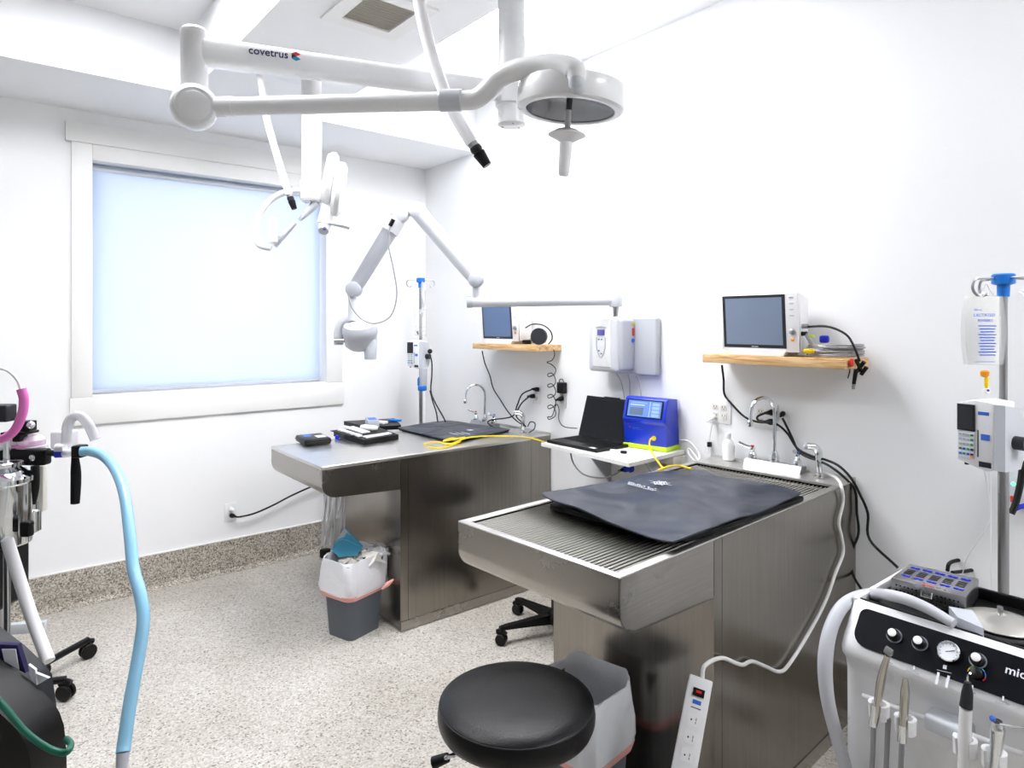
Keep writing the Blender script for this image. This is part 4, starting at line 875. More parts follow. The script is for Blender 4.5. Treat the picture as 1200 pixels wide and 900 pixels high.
# ================================================================== STOOLS
def caster(parent, c, rot, r=.028):
    c = Vector(c); ax_ = Vector((math.cos(rot), math.sin(rot), 0))
    m = MB()
    for s in (-1, 1): m.lathe([(r*.5, -.009), (r*.9, -.008), (r, -.004), (r, .004), (r*.9, .008), (r*.5, .009)], c+Vector((0, 0, r))+ax_*.013*s, ax_, 22)
    m.cyl(c+Vector((0, 0, r))-ax_*.02, c+Vector((0, 0, r))+ax_*.02, .006, n=10)
    m.cyl(c+Vector((0, 0, r+.004)), c+Vector((0, 0, .078)), .012, .014, 14)
    hd_ = Vector((-ax_.y, ax_.x, 0)); m.tube([c+Vector((0, 0, r*2+.004))-hd_*.024, c+Vector((0, 0, r*2+.010)), c+Vector((0, 0, r*2-.004))+hd_*.026], .012, 10, 4)
    return m.build('caster', 'black', parent, 40)
def stool(label, x, y, zs, a0, R_=.30, lever=None):
    t = thing('rolling_stool', label, 'stool', (x, y, 0), 0)
    MB().lathe([(.02, -.072), (.158, -.070), (.166, -.066), (.176, -.058), (.1815, -.045), (.1825, -.03), (.1805, -.018), (.178, -.012), (.1775, -.0095), (.174, -.007), (.166, -.0015), (.145, .003), (.09, .005), (.02, .004)], (x, y, zs), n=72).build('seat', 'vinyl', t, 50)
    MB().tube([Vector((x+.1778*math.cos(a), y+.1778*math.sin(a), zs-.0098)) for a in [6.28318*k/48 for k in range(49)]], .0016, 6, 1).build('seat_piping', 'vinyl', t)
    MB().lathe([(.13, -.080), (.13, -.071), (.03, -.071)], (x, y, zs), n=32).build('seat_plate', 'black', t)
    MB().lathe([(.014, .20), (.014, zs-.078)], (x, y, 0), n=20).build('gas_post', 'chrome', t)
    MB().lathe([(.027, .085), (.027, .30), (.02, .305)], (x, y, 0), n=20).build('post_sleeve', 'black', t)
    MB().lathe([(.045, .06), (.052, .07), (.052, .10), (.035, .125), (.027, .13)], (x, y, 0), n=24).build('hub', 'black', t)
    for k in range(5):
        a = a0+k*2*math.pi/5; d = Vector((math.cos(a), math.sin(a), 0)); n = Vector((-d.y, d.x, 0)); p = Vector((x, y, 0)); R = []
        for f_, w_, h0, h1 in ((.03, .026, .062, .112), (.5, .022, .070, .100), (.92, .017, .074, .092), (1.03, .014, .074, .088)):
            q_ = p+d*R_*f_; R.append([q_+n*w_+Vector((0, 0, h0)), q_-n*w_+Vector((0, 0, h0)), q_-n*w_*.8+Vector((0, 0, h1)), q_+n*w_*.8+Vector((0, 0, h1))])
        lg_ = MB().rings(R).build('leg', 'black', t, 40)
        caster(lg_, p+d*R_, a+.9+k)
    if lever:
        l0, l1 = lever; lv_ = MB().tube([Vector((x, y, zs-.09)), Vector(l0), Vector(l1).lerp(Vector(l0), .4)], .005, 10, 3).build('lever', 'chrome', t)
        MB().tube([Vector(l0).lerp(Vector(l1), .35), l1], .012, 12, 1, radii=[.010, .013]).build('lever_grip', 'black', lv_)
stool('black vinyl round stool seat in the foreground', .983, 1.185, .705, .4, lever=(onz(534, 884, .625), onz(508, 894, .60)))
stool('rolling stool whose black star base shows under the nearer wet table', 2.305, 2.46, .545, math.radians(163))

# ================================================================== WASTE BINS
def rrect(cx_, cy_, w_, d_, z, r, rz=0, n=5, jit=0, rnd=None):
    P = []
    for k, (sx, sy) in enumerate(((1, 1), (-1, 1), (-1, -1), (1, -1))):
        for j in range(n+1):
            a = math.pi/2*(k+j/n); P.append([sx*(w_/2-r)+r*math.cos(a), sy*(d_/2-r)+r*math.sin(a)])
    out = []
    for p in P:
        f_ = 1+(rnd.uniform(-jit, jit) if rnd else 0); a, b = p[0]*f_, p[1]*f_
        out.append(Vector((cx_+a*math.cos(rz)-b*math.sin(rz), cy_+a*math.sin(rz)+b*math.cos(rz), z+(rnd.uniform(-jit, jit)*.12 if rnd else 0))))
    return out
def folds(P, c, amp, ph, z=0):
    out = []
    for k, p in enumerate(P):
        a = math.atan2(p.y-c[1], p.x-c[0]); f_ = 1+amp*(math.sin(a*7+ph)+.7*math.sin(a*13+ph*2.3)+.5*math.sin(a*19-ph))
        out.append(Vector((c[0]+(p.x-c[0])*f_, c[1]+(p.y-c[1])*f_, p.z+z*math.sin(a*5+ph))))
    return out
def bin_(label, x, y, H, w_, d_, rz, liner, band, seed, ltop=.02, drop=.15, body='bin_grey', flare=.04):
    t = thing('waste_bin', label, 'waste bin', (x, y, 0)); rnd = random.Random(seed)
    MB().rings([rrect(x, y, w_*.78, d_*.78, 0, .03, rz), rrect(x, y, w_, d_, H, .045, rz), rrect(x, y, w_*.97, d_*.97, H, .04, rz), rrect(x, y, w_*.76, d_*.76, .006, .028, rz)]).build('bin_body', body, t, 40)
    R = []
    for k, (z, s) in enumerate(((H-drop, 1.03+flare*1.2), (H-drop*.8, 1.05+flare*1.6), (H-drop*.45, 1.05+flare*1.3), (H-.02, 1.04+flare*.6), (H+ltop, 1.03), (H+ltop-.004, .98), (H-.03, .93), (H-.10, .88), (H-.2, .8))):
        R.append(folds(rrect(x, y, w_*s, d_*s, z, .06, rz, 14, .010, rnd), (x, y), .036 if 0 < k < 4 else .010, 1.3+k*.55, .012 if k in (3, 4) else .002))
    MB().rings(R, cap=False).build('liner', liner, t, 60)
    if band:
        R = []
        for z, s in ((H-drop-.020, 1.015), (H-drop+.006, 1.05+flare), (H-drop+.006, 1.03+flare), (H-drop-.020, 1.0)): R.append(rrect(x, y, w_*s, d_*s, z, .045, rz, 7, .004, rnd))
        MB().rings(R, cap=False, closed=True).build('drawstring_band', 'pink_band', t, 60)
        p = rrect(x, y, w_*1.1, d_*1.1, H-drop, .04, rz)[20]
    return t
bx_, by_ = 1.530, 3.150
b_one = bin_('grey waste bin with white liner and pink drawstring, under the further table', bx_, by_, .375, .265, .225, .30, 'liner_film', True, 3)
kn = ond(457, 681, 3.36); MB().tube([ond(448, 690, 3.34), ond(455, 684, 3.34), ond(461, 679, 3.34)], .008, 8, 3, radii=[.006, .012, .004]).build('drawstring_knot', 'pink_band', b_one)
b2x, b2y = 1.475, 1.455
bin_('plastic-lined waste bin behind the foreground stool, under the nearer table', b2x, b2y, .44, .235, .24, .12, 'liner_thin', True, 8, ltop=.03, drop=.16, body='bin_grey', flare=.02)
# rubbish in the first bin
def crumple(nm, c, s, mt, label, seed, cat='paper', flat=.5):
    rnd = random.Random(seed); m = MB(); n = 6; c = Vector(c)
    pts = {}
    def f_(u, v):
        k = (round(u*n), round(v*n))
        if k not in pts: pts[k] = Vector((rnd.uniform(-1, 1), rnd.uniform(-1, 1), rnd.uniform(-1, 1)))*s*.16
        q_ = pts[k]; return c+Vector(((u-.5)*s, (v-.5)*s, (1-4*((u-.5)**2+(v-.5)**2))*s*flat*.5))+q_
    m.sheet(f_, n, n, .002); return tag(m.build(nm, mt, None, 20), label, cat)
tp = Vector((bx_, by_, .375))
dpl = ond(405, 640, 3.38)
w3 = MB(); A_, B_, C_, D_, E_ = ond(388, 644, 3.42), ond(404, 618, 3.50), ond(425, 641, 3.44), ond(418, 651, 3.36), ond(397, 653, 3.36)
w3.prism([A_, B_, C_, D_, E_], Vector((FW[0], FW[1], .1))*.012)
ws = w3.build('sterile_wrap', 'steri_blue'); tag(ws, 'crumpled sky blue wrap sticking out of the bin under the further table', 'wrap')
MB().prism([A_.lerp(B_, .5), B_, B_.lerp(C_, .35)], Vector((-FW[0], -FW[1], 0))*.012).build('folded_corner', 'clear_smoky', ws)
MB().tube([A_, ond(402, 632, 3.41), ond(424, 642, 3.42)], .003, 6, 4).build('fold_line', 'steri_blue', ws)
crumple('crumpled_tissue', tp+Vector((.05, -.05, .0)), .12, 'paper', 'cream crumpled tissue on top of the rubbish in the liner', 5)
crumple('crumpled_glove', tp+Vector((-.05, -.05, -.01)), .10, 'plastic_cream', 'beige crumpled glove on the left of the rubbish', 6, 'glove')
crumple('crumpled_film', tp+Vector((.11, -.04, .02)), .11, 'bag_film', 'clear plastic film crumpled at the right edge of the bin', 12, 'film')
tag(MB().box(ond(430, 653, 3.36), (.05, .012, .010), .4, .003).build('black_scrap', 'black'), 'small black scrap lying in the liner of the grey bin', 'scrap')
# bags and tubing hanging under far table
t = thing('hanging_bag', 'clear plastic bag and strips hanging below the front of the further table', 'bag', ond(390, 645, 3.6))
bg_ = MB()
bg_.sheet(lambda u, v: ond(378+u*27+math.sin(v*7)*1.5, 572+v*70, 3.56+.03*math.sin(u*9+v*4)), 10, 12, .002); bg_.build('bag', 'bag_film', t, 60)
sm_ = MB()
for k, (a_, b_) in enumerate(((384, 377), (388, 383), (396, 390), (402, 398), (405, 403))): sm_.tube([ond(a_, 570, 3.55), ond((a_+b_)/2, 605, 3.53), ond(b_, 640, 3.53)], .004, 6)
sm_.build('strap', 'hose_grey', t)
MB().box(ond(389, 626, 3.6), (.08, .02, .10), .9, .01).build('white_pouch', 'paper', t)
tag(MB().box(onz(381, 648, .03), (.06, .05, .06), .3, .01).build('floor_pedal', 'black'), 'small black block on the floor by the wall behind the grey bin', 'block')

# ================================================================== IV POLES
def hook(m, base, d, L):
    d = Vector(d).normalized(); b_ = Vector(base)
    m.tube([b_, b_+d*L*.6, b_+d*L*.95+Vector((0, 0, -.004)), b_+d*L*1.05+Vector((0, 0, -.03)), b_+d*L*.85+Vector((0, 0, -.052)), b_+d*L*.58+Vector((0, 0, -.045))], .004, 8, 6)
def iv_pole(label, x, y, top, s=1.0, hooks=(0, 1, 2, 3), a0=.3, base=True):
    t = thing('iv_pole', label, 'iv pole', (x, y, 0))
    MB().lathe([(.011, .55), (.011, top-.04)], (x, y, 0), n=20).build('upper_pole', 'satin', t)
    MB().lathe([(.0145, .09), (.0145, 1.16)], (x, y, 0), n=20).build('lower_pole', 'satin', t)
    MB().lathe([(.016, -.07), (.017, -.045), (.017, -.035), (.031, -.030), (.031, -.004), (.028, 0)], (x, y, top), n=24).build('hook_hub', 'blue_plastic', t)
    for k in hooks:
        h_ = MB(); a = a0+k*math.pi/2; hook(h_, (x+.02*math.cos(a), y+.02*math.sin(a), top-.014), (math.cos(a), math.sin(a), 0), .075); h_.build('hook', 'satin', t)
    MB().lathe([(.020, 0), (.024, .006), (.024, .045), (.020, .06), (.016, .065)], (x, y, 1.13), n=20).build('height_collar', 'blue_plastic', t)
    if base:
        MB().lathe([(.05, .07), (.05, .09), (.02, .11)], (x, y, 0), n=20).build('hub', 'satin', t)
        for k in range(5):
            a = .5+k*1.2566; d = Vector((math.cos(a), math.sin(a), 0)); l_ = MB().tube([Vector((x, y, .085)), Vector((x, y, .085))+d*.14, Vector((x, y, .075))+d*.24], .011, 10, 3).build('leg', 'satin', t); caster(l_, Vector((x, y, 0))+d*.24, a)
    return t
ivx, ivy = 2.462, .621; camang = math.atan2(-ivy, -ivx)
iv_pole('steel drip stand with blue hub standing behind the dental cart', ivx, ivy, 1.725, a0=math.atan2(-RT[1], -RT[0])+.05, base=True)
ilx, ily = 2.49, 4.07
ivl = iv_pole('drip stand with blue hub in the far corner behind the further table', ilx, ily, 1.90, hooks=(0, 2), a0=math.atan2(-RT[1], -RT[0])+.2)
def pump(label, P0, s, d):
    """P0: left-front-top corner as seen; built in camera-facing frame turned slightly."""
    t = thing('infusion_pump', label, 'pump', P0-Vector((0, 0, .16*s)))
    x = Vector((RT[0], RT[1], 0)); y = Vector((FW[0], FW[1], 0))
    x1 = (x*.93-y*.37).normalized(); x1 = Matrix.Rotation(d, 3, 'Z') @ x; y1 = Vector((-x1.y, x1.x, 0))
    y1 = y1 if y1.dot(y) > 0 else -y1
    def q_(a, b, z): return P0+x1*a*s+y1*b*s+Vector((0, 0, z*s))
    m = MB(); m.rings([[q_(a, b, 0), q_(a+(.0), b, -.185)] if False else [q_(a, b, .006*math.sin(a*20)), q_(a, b, -.178)] for a, b in ((0, 0), (.01, 0))]) if False else None
    body = MB(); prof = [(0, -.004), (.05, .010), (.105, .004), (.105, -.19), (.085, -.2), (0, -.178)]
    body.rings([[q_(a, b, z) for a, z in prof] for b in (0, .11)]); bmesh.ops.bevel(body.bm, geom=list(body.bm.edges), offset=.005*s, segments=2, profile=.5, affect='EDGES')
    bo = body.build('pump_body', 'enamel', t, 40)
    sb = MB(); sb.rings([[q_(a, b, z) for b, z in ((.0, .0), (.08, -.012), (.10, -.05), (.10, -.15), (.08, -.19), (0, -.192))] for a in (.105, .135)]); sb.build('clamp_housing', 'enamel_grey', bo)
    def fp_(nm, a0, a1, z0, z1, mt, off=.001, th=.002, par=None):
        return MB().prism([q_(a0, -off, z0), q_(a1, -off, z0), q_(a1, -off, z1), q_(a0, -off, z1)], -y1*th*s).build(nm, mt, par or bo)
    fp_('screen_bezel', .003, .054, -.086, -.006, 'plastic_dark'); fp_('screen', .006, .050, -.080, -.012, 'screen_dark', .003, .001)
    fp_('keypad', .006, .052, -.168, -.090, 'ink_white')
    for r_ in range(5):
        for c_ in range(4):
            mt = 'green_key' if c_ == 3 and r_ < 3 else ('ink_navy' if c_ == 3 else ('plastic_grey' if r_ < 3 else ('green_key' if (r_+c_) % 2 else 'blue_print')))
            fp_('key', .009+c_*.011, .017+c_*.011, -.101-r_*.0145, -.0945-r_*.0145, mt, .003, .0015)
    fp_('orange_key', .042, .050, -.166, -.158, 'orange', .0035, .0015); fp_('blue_stripe', .062, .092, -.034, -.024, 'blue_print', .0005, .001); fp_('blue_print', .070, .094, -.108, -.090, 'blue_print', .0005, .001)
    fp_('door_slot', .060, .063, -.16, -.08, 'plastic_dark', .0, .001); fp_('dark_corner', .064, .098, -.188, -.172, 'plastic_dark', .0, .001)
    MB().cyl(q_(.135, .05, -.11), q_(.165, .05, -.11), .020*s, n=18).build('clamp_knob', 'plastic_dark', bo)
    MB().cyl(q_(.018, .02, -.182), q_(.018, .02, -.192), .006*s, n=10).build('foot', 'black', bo)
    return t
pump('grey-white infusion pump on the drip stand beside the dental cart', ond(1121, 470, 1.93), .95, -1.12)
pump('small white infusion pump on the drip stand in the far corner', ond(477, 400, 4.62), .95, -.45)
# fluid bag, right
def bagp(px, py, d=1.96): return ond(px, py, d)
t = thing('fluid_bag', 'clear fluid bag with blue print hanging from the drip stand beside the dental cart', 'drip bag', bagp(1156, 430))
fb_ = MB()
def bf(u, v):
    w_ = 20+4*math.sin(v*3.0); th = .022*math.sin(math.pi*min(1, max(0, u)))*(.3+.7*min(1, v*1.6))
    return bagp(1155+(u-.5)*2*w_-.02*v, 347+v*80, 1.96-th)
fb_.sheet(bf, 10, 14, .001); fb_.sheet(lambda u, v: bf(u, v)+Vector((FW[0], FW[1], 0))*.02, 10, 14, .001); fb_.build('bag_body', 'fluid_bag', t, 60)
MB().tube([bagp(1148, 349), bagp(1153, 338), bagp(1156, 333), bagp(1160, 340), bagp(1166, 349)], .0015, 6).build('hanger_loop', 'clear_smoky', t)
tx = lambda s_, sz, px, py, mt='blue_print': text('lettering', s_, sz, bagp(px, py, 1.93), (RT[0], RT[1], 0), (0, 0, 1), mt, t, .0002)
tx('1000 mL', .007, 1141, 364); tx("LACTATED", .0125, 1141, 371); tx("RINGER'S", .0105, 1146, 377)
for k in range(11): MB().box(bagp(1157, 382+k*3.4, 1.93), (.052-.006*(k % 3), .0004, .0035), rz=YAW-math.pi/2).build('print_line', 'blue_print', t)
MB().box(bagp(1154, 424, 1.93), (.06, .0004, .0016), rz=YAW-math.pi/2).build('print_line', 'blue_print', t)
MB().lathe([(.005, -.02), (.011, -.016), (.012, -.004), (.008, 0)], bagp(1154, 434), n=16).build('orange_port', 'orange', t)
MB().lathe([(.004, 0), (.006, .01), (.006, .03), (.003, .036)], bagp(1156, 455), n=14).build('yellow_port', 'yellow', t)
MB().lathe([(.008, 0), (.010, .006), (.008, .014)], bagp(1156, 461), n=14).build('connector', 'plastic_white', t)
MB().ball(bagp(1158, 457.5, 1.93), .004, n=8).build('blue_dot', 'blue_deep', t)
cable('drip_line', [bagp(1160, 543, 1.98), bagp(1161, 600, 2.0), bagp(1161, 660, 2.0), bagp(1162, 700, 2.02)], .0016, 'hose_white', 'thin clear drip line hanging straight beside the near drip stand', 'tube')
cable('drip_line', [bagp(1152, 545, 2.1), bagp(1160, 590, 2.1), bagp(1158, 615, 2.1), bagp(1135, 650, 2.15), bagp(1128, 672, 2.2)], .0016, 'hose_white', 'thin clear drip line curving left of the near drip stand', 'tube')
# far-corner bag
t = thing('fluid_bag', 'pale fluid bag and tubing hanging from the far corner drip stand', 'drip bag', ond(488, 395, 4.6))
MB().sheet(lambda u, v: ond(485.5+u*14, 362+v*30, 4.6-.03*math.sin(math.pi*u)), 6, 6, .012).build('bag_body', 'fluid_bag', t, 60)
MB().tube([ond(495, 330, 4.62), ond(494, 345, 4.62), ond(496, 358, 4.62), ond(492, 368, 4.6)], .006, 8, 6).build('drip_tube', 'hose_grey', t)
MB().tube([ond(498, 340, 4.62), ond(498, 355, 4.62), ond(495, 372, 4.6)], .004, 8, 6).build('drip_tube', 'hose_grey', t)
MB().cyl(ond(489, 388, 4.6), ond(490, 392, 4.6), .006, n=10).build('bag_port', 'black', t)
cable('pump_cable', [ond(504, 416, 4.58), ond(506, 425, 4.56), ond(506, 440, 4.55), ond(505, 458, 4.55), ond(510, 472, 4.5), ond(518, 486, 4.4), ond(522, 494, 4.3)], .005, 'cable_black', 'dark cord from the far corner pump, right strand')
cable('pump_cable', [ond(504, 458, 4.55), ond(507, 470, 4.5), ond(511, 482, 4.4), ond(513, 494, 4.3)], .005, 'cable_black', 'dark cord from the far corner pump, left strand')
MB().bb(ond(496, 447, 4.56)-Vector((.02, .02, .05)), ond(496, 432, 4.56)+Vector((.02, .02, 0)), .004).build('pole_clamp', 'plastic_grey', ivl)
MB().box(ond(495, 455, 4.55), (.05, .05, .035), .5, .008).build('blue_clamp', 'blue_plastic', ivl)
MB().lathe([(.015, 0), (.017, .01), (.010, .02)], ond(504, 412, 4.6), (-.5, -.6, .2), 14).build('clamp_knob', 'black', ivl)

# ================================================================== DENTAL CART (right edge)
y1c, y0c = .776, .16; xb = 2.10
t = thing('dental_cart', 'white dental cart with dark control panel and hanging handpieces, at the right edge', 'dental cart', (1.9, .47, 0))
prof = [(xb, .80), (1.80, .80), (1.793, .855), (1.785, .858), (1.776, .852), (1.712, .778), (1.700, .757), (1.702, .742), (1.722, .722), (1.732, .69), (1.735, .30), (1.76, .12), (xb, .12)]
bd = MB(); n = 10; rows = []
yy = [(y1c-.03, .94), (y1c-.012, .975), (y1c-.003, .99), (y1c, 1.0)]
def cprof(y, inset): return [(x+(inset if x < 1.79 else 0), y, z) for x, z in prof]
bd.rings([cprof(y1c, .022), cprof(y1c-.006, .010), cprof(y1c-.02, .002), cprof(y1c-.035, 0), cprof(y0c+.035, 0), cprof(y0c, .02)])
body = bd.build('cart_body', 'enamel', t, 40)
# tray top: black recessed, white side wall rim
MB().bb((1.800, y0c+.01, .800), (xb-.012, y1c-.012, .838)).build('tray_floor', 'black', body)
MB().bb((1.786, y1c-.012, .80), (xb, y1c, .858), .003).build('side_rim', 'enamel', body); MB().bb((1.786, y0c, .80), (xb, y0c+.012, .858), .003).build('side_rim', 'enamel', body)
MB().bb((xb-.014, y0c+.01, .80), (xb-.002, y1c-.01, .866), .003).build('back_rim', 'black', body)
MB().bb((1.796, y0c+.012, .838), (1.802, y1c-.012, .857), .001).build('front_inner_rim', 'black', body)
f0 = Vector((1.776, 0, .852)); f1 = Vector((1.712, 0, .778)); fdir = (f1-f0).normalized(); fnorm = Vector((fdir.z, 0, -fdir.x)); fnorm = fnorm if fnorm.x < 0 else -fnorm
def cp(y, s, off=0): return Vector((f0.x, y, f0.z))+fdir*(s*(f1-f0).length)+fnorm*off
ptop, pbot = .10, 1.08
# dark panel with rounded left corners
poly = []
ya_, yb_ = y1c-.030, y0c+.03
for c_, a0_ in (((ya_-.018, ptop+.18), 0), ((ya_-.035, pbot-.36), 1)):
    pass
pl = []
for k in range(6): a = math.pi/2*k/5; pl.append(cp(ya_-.018+.018*math.cos(a), ptop+.18-.18*math.sin(a), .0008))
pl += [cp(yb_, ptop, .0008), cp(yb_, pbot, .0008)]
for k in range(6): a = math.pi/2*(1-k/5); pl.append(cp(ya_-.036+.036*math.cos(a), pbot-.36+.36*math.sin(a), .0008))
pan_ = MB().prism(pl, fnorm*.0025).build('control_panel', 'panel_navy', body)
def pnl(px, py, off=.0035): return onp(px, py, f0+fnorm*off, fnorm)
def knob(px, py, l):
    c = pnl(px, py); k = MB().lathe([(.0145, 0), (.0145, .009), (.011, .011), (.011, .017), (.009, .0185)], c, fnorm, 22).build('knob', 'black', t); lab(k, l)
    MB().lathe([(.0095, .0165), (.0095, .0195), (.007, .0205)], c, fnorm, 20).build('knob_cap', 'plastic_white', k)
    MB().lathe([(.0175, 0), (.0175, .0006)], c, fnorm, 22).build('dial_ring', 'ink_grey', k)
knob(1048, 745, 'black knob with white cap, leftmost on the panel'); knob(1078, 754, 'black knob with white cap, second on the panel'); knob(1146, 774, 'black knob with white cap, right of the gauge')
c = pnl(1112.5, 765); gg = MB().lathe([(.0235, 0), (.0235, .010), (.0215, .012), (.0205, .008)], c, fnorm, 32, cap=False).build('pressure_gauge', 'chrome', t)
MB().lathe([(.0208, 0), (.0208, .0075)], c, fnorm, 28).build('gauge_face', 'ink_white', gg)
ydir = Vector((0, 1, 0)); updir = -fdir
def gp(a, r, off=.0085): return c-ydir*math.sin(a)*r+updir*math.cos(a)*r+fnorm*off
m = MB(); m.tube([gp(-2.0, .006), gp(1.1, .013)], .0007, 5, 1); m.build('needle', 'black', gg)
m = MB()
for k in range(11): a = -2.2+k*.44; m.tube([gp(a, .0155, .008), gp(a, .0185, .008)], .0005, 4, 1)
m.build('dial_tick', 'ink_navy', gg)
c = pnl(1144.5, 790); m = MB().lathe([(.012, 0), (.012, .009), (.009, .011)], c, fnorm, 20).build('knob', 'black', t); lab(m, 'black knob in a coloured ring')
for a0_, mt in ((-1.6, 'yellow'), (-.9, 'green_key'), (.3, 'teal'), (1.0, 'blue_print'), (1.6, 'red')):
    P = [c-ydir*math.sin(a0_+k*.15)*.0165+updir*math.cos(a0_+k*.15)*.0165+fnorm*.0005 for k in range(5)]
    MB().tube(P, .0012, 5, 1).build('ring_mark', mt, m)
def bar(px0, py0, px1, py1, w_, mt='ink_white'):
    a, b = pnl(px0, py0), pnl(px1, py1); d = (b-a); nn_ = d.cross(fnorm).normalized()*w_/2
    MB().prism([a+nn_, a-nn_, b-nn_, b+nn_], fnorm*.0006).build('panel_mark', mt, pan_)
bar(1100, 788, 1097, 802, .005); bar(1112, 792, 1109, 806, .005); bar(1107.5, 779.5, 1107, 784, .007); bar(1098, 785, 1115, 789, .0008); bar(1071.5, 780, 1070.5, 785, .0025); bar(1062, 785, 1077, 790, .0012, 'ink_grey'); bar(1036, 774, 1046, 778, .0012, 'ink_grey'); bar(1140, 803, 1139, 809, .003); bar(1136, 811, 1143, 813, .0012, 'ink_grey'); bar(1176, 816, 1175, 821, .003); bar(1166, 822, 1183, 827, .0012, 'ink_grey')
o_ = pnl(1177, 788, .0045); text('lettering', 'midmark', .026, o_, (0, -1, 0), updir, 'ink_white', pan_, .0003)
# holder rail
def fr(px, py, x): return onx(px, py, x)
ry = .612; rl = onx(1015, 816, 1.700); 
MB().tube([onx(1011, 815, 1.70), onx(1200, 884, 1.70)], .006, 12, 1).build('holder_rail', 'enamel', t)
MB().bb((1.68, onx(1118, 850, 1.70).y-.032, onx(1100, 848, 1.70).z-.019), (1.738, onx(1100, 848, 1.70).y+.026, onx(1100, 848, 1.70).z+.019), .010, 4).build('rail_bracket', 'enamel_grey', t)
def cup(px, py, l):
    c = onx(px, py, 1.674); P = []
    o = MB(); rO, rI, hh_ = .022, .0155, .034; R = []; nA = 14
    for k in range(nA+1):
        a = math.pi+.62+(2*math.pi-1.24)*k/nA; ca, sa = math.cos(a), math.sin(a)
        R.append([c+Vector((rI*ca, rI*sa, -hh_/2)), c+Vector((rO*ca, rO*sa, -hh_/2)), c+Vector((rO*ca*1.05, rO*sa*1.05, hh_/2)), c+Vector((rI*ca, rI*sa, hh_/2))])
    o.rings(R); k_ = o.build('holder_cup', 'enamel', t, 40)
    return c
def piece(nm, cat, label, pts, radii, mt, extra=None):
    tt = thing(nm, label, cat, Vector(pts[0])); MB().tube(pts, .01, 16, 6, radii=radii).build('handle', mt, tt, 60); return tt
c = cup(1030, 832, 0); h1 = piece('dental_handpiece', 'handpiece', 'steel angled handpiece with round head, leftmost on the dental cart', [onx(1024, 848, 1.664), onx(1028, 828, 1.664), onx(1032, 800, 1.660), onx(1036, 782, 1.655), onx(1040.5, 768, 1.65)], [.0085, .0088, .0095, .0075, .0065], 'nickel')
MB().cyl(onx(1037.5, 760.5, 1.65), onx(1046, 765.5, 1.65), .0085, .0075, 16).build('drill_head', 'satin', h1); MB().cyl(onx(1023, 850, 1.664), onx(1026, 826, 1.664), .0095, .0095, 16).build('coupling', 'chrome', h1)
c = cup(1061, 849, 0); h2 = piece('dental_handpiece', 'handpiece', 'straight steel handpiece, second from left on the dental cart', [onx(1057.5, 868, 1.664), onx(1059, 840, 1.664), onx(1060.5, 812, 1.66), onx(1061, 800, 1.658), onx(1061, 795, 1.656)], [.0085, .0095, .0095, .0065, .0045], 'nickel')
MB().cyl(onx(1057, 869, 1.664), onx(1058, 849, 1.664), .0098, .0098, 16).build('coupling', 'chrome', h2)
c = cup(1131, 874, 0); h3 = piece('dental_scaler', 'handpiece', 'white scaler handpiece with grey grip, right of the gauge', [onx(1128, 905, 1.664), onx(1130, 870, 1.664), onx(1132, 830, 1.66)], [.0095, .0125, .0120], 'plastic_white')
MB().tube([onx(1132, 828, 1.66), onx(1133.5, 812, 1.658), onx(1134, 799, 1.655)], .012, 16, 4, radii=[.0125, .011, .006]).build('grip', 'plastic_dark', h3, 60); MB().tube([onx(1134, 800, 1.655), onx(1134, 792, 1.652), onx(1137, 789, 1.645)], .002, 8).build('tip', 'chrome', h3)
c = cup(1165, 889, 0); h4 = piece('water_syringe', 'handpiece', 'chrome air and water syringe with thin nozzle, rightmost on the dental cart', [onx(1164, 912, 1.664), onx(1167, 880, 1.662), onx(1169, 855, 1.66), onx(1168, 845, 1.658)], [.009, .011, .014, .010], 'chrome')
MB().cyl(onx(1172, 849, 1.65), onx(1200, 853, 1.65), .0028, .0022, 10).build('nozzle', 'chrome', h4); MB().ball(onx(1163, 842, 1.65), .006, n=12).build('push_button', 'blue_print', h4)
for px, py, l in ((1024, 850, 'first'), (1041, 842, 'second'), (1057, 870, 'third')):
    p = onx(px, py, 1.672); cable('handpiece_hose', [p, p+Vector((.004, .004, -.06)), p+Vector((.01, .008, -.16)), p+Vector((.03, .0, -.3))], .006, 'cable_grey', l+' grey hose from the left hanging down the dental cart front', 'hose', group='handpiece hoses on the dental cart')
# suction hose
ht = [onz(1118, 731, .872), onz(1085, 712, .885), onz(1050, 699, .888), ond(1015, 697, 1.80), ond(990, 708, 1.74), ond(974, 735, 1.70), ond(967, 775, 1.67), ond(970, 820, 1.66), ond(981, 865, 1.66), ond(992, 905, 1.66), ond(1000, 960, 1.68)]
so_ = MB().tube(ht, .0165, 16, 6, radii=[.011, .013, .014, .0155, .016, .017, .018, .0165, .016, .0155, .0155]).build('suction_hose', 'hose_grey'); tag(so_, 'thick grey suction hose arching over the left end of the dental cart', 'hose')
ee = onz(1118, 731, .872); dr_ = (onz(1150, 745, .85)-ee)
sv = thing('suction_tool', 'grey plastic suction tool lying by the steel lid on the cart tray', 'tool', ee-Vector((0, 0, .02)))
a_, b_, c_, d_ = onz(1112, 722, .850), onz(1122, 735, .850), onz(1153, 749, .850), onz(1140, 727, .850)
MB().prism([a_, b_, c_, d_], (0, 0, .024)).build('handle_body', 'plastic_grey', sv)
lid_c = Vector((1.935, .425, .848)); 
lc_ = onz(1172, 724, .872); lc_.z = .848
ld = thing('steel_lid', 'round brushed steel lid with a raised centre on the dental cart tray', 'lid', lc_)
MB().lathe([(.085, .0), (.092, .004), (.094, .012), (.088, .016)], lc_+Vector((0, 0, -.007)), n=48).build('ring_base', 'black_gloss', ld)
MB().lathe([(.078, .014), (.080, .018), (.076, .021), (.045, .030), (.012, .036), (.008, .034)], lc_+Vector((0, 0, -.003)), n=56).build('lid_disc', 'bar_metal', ld)
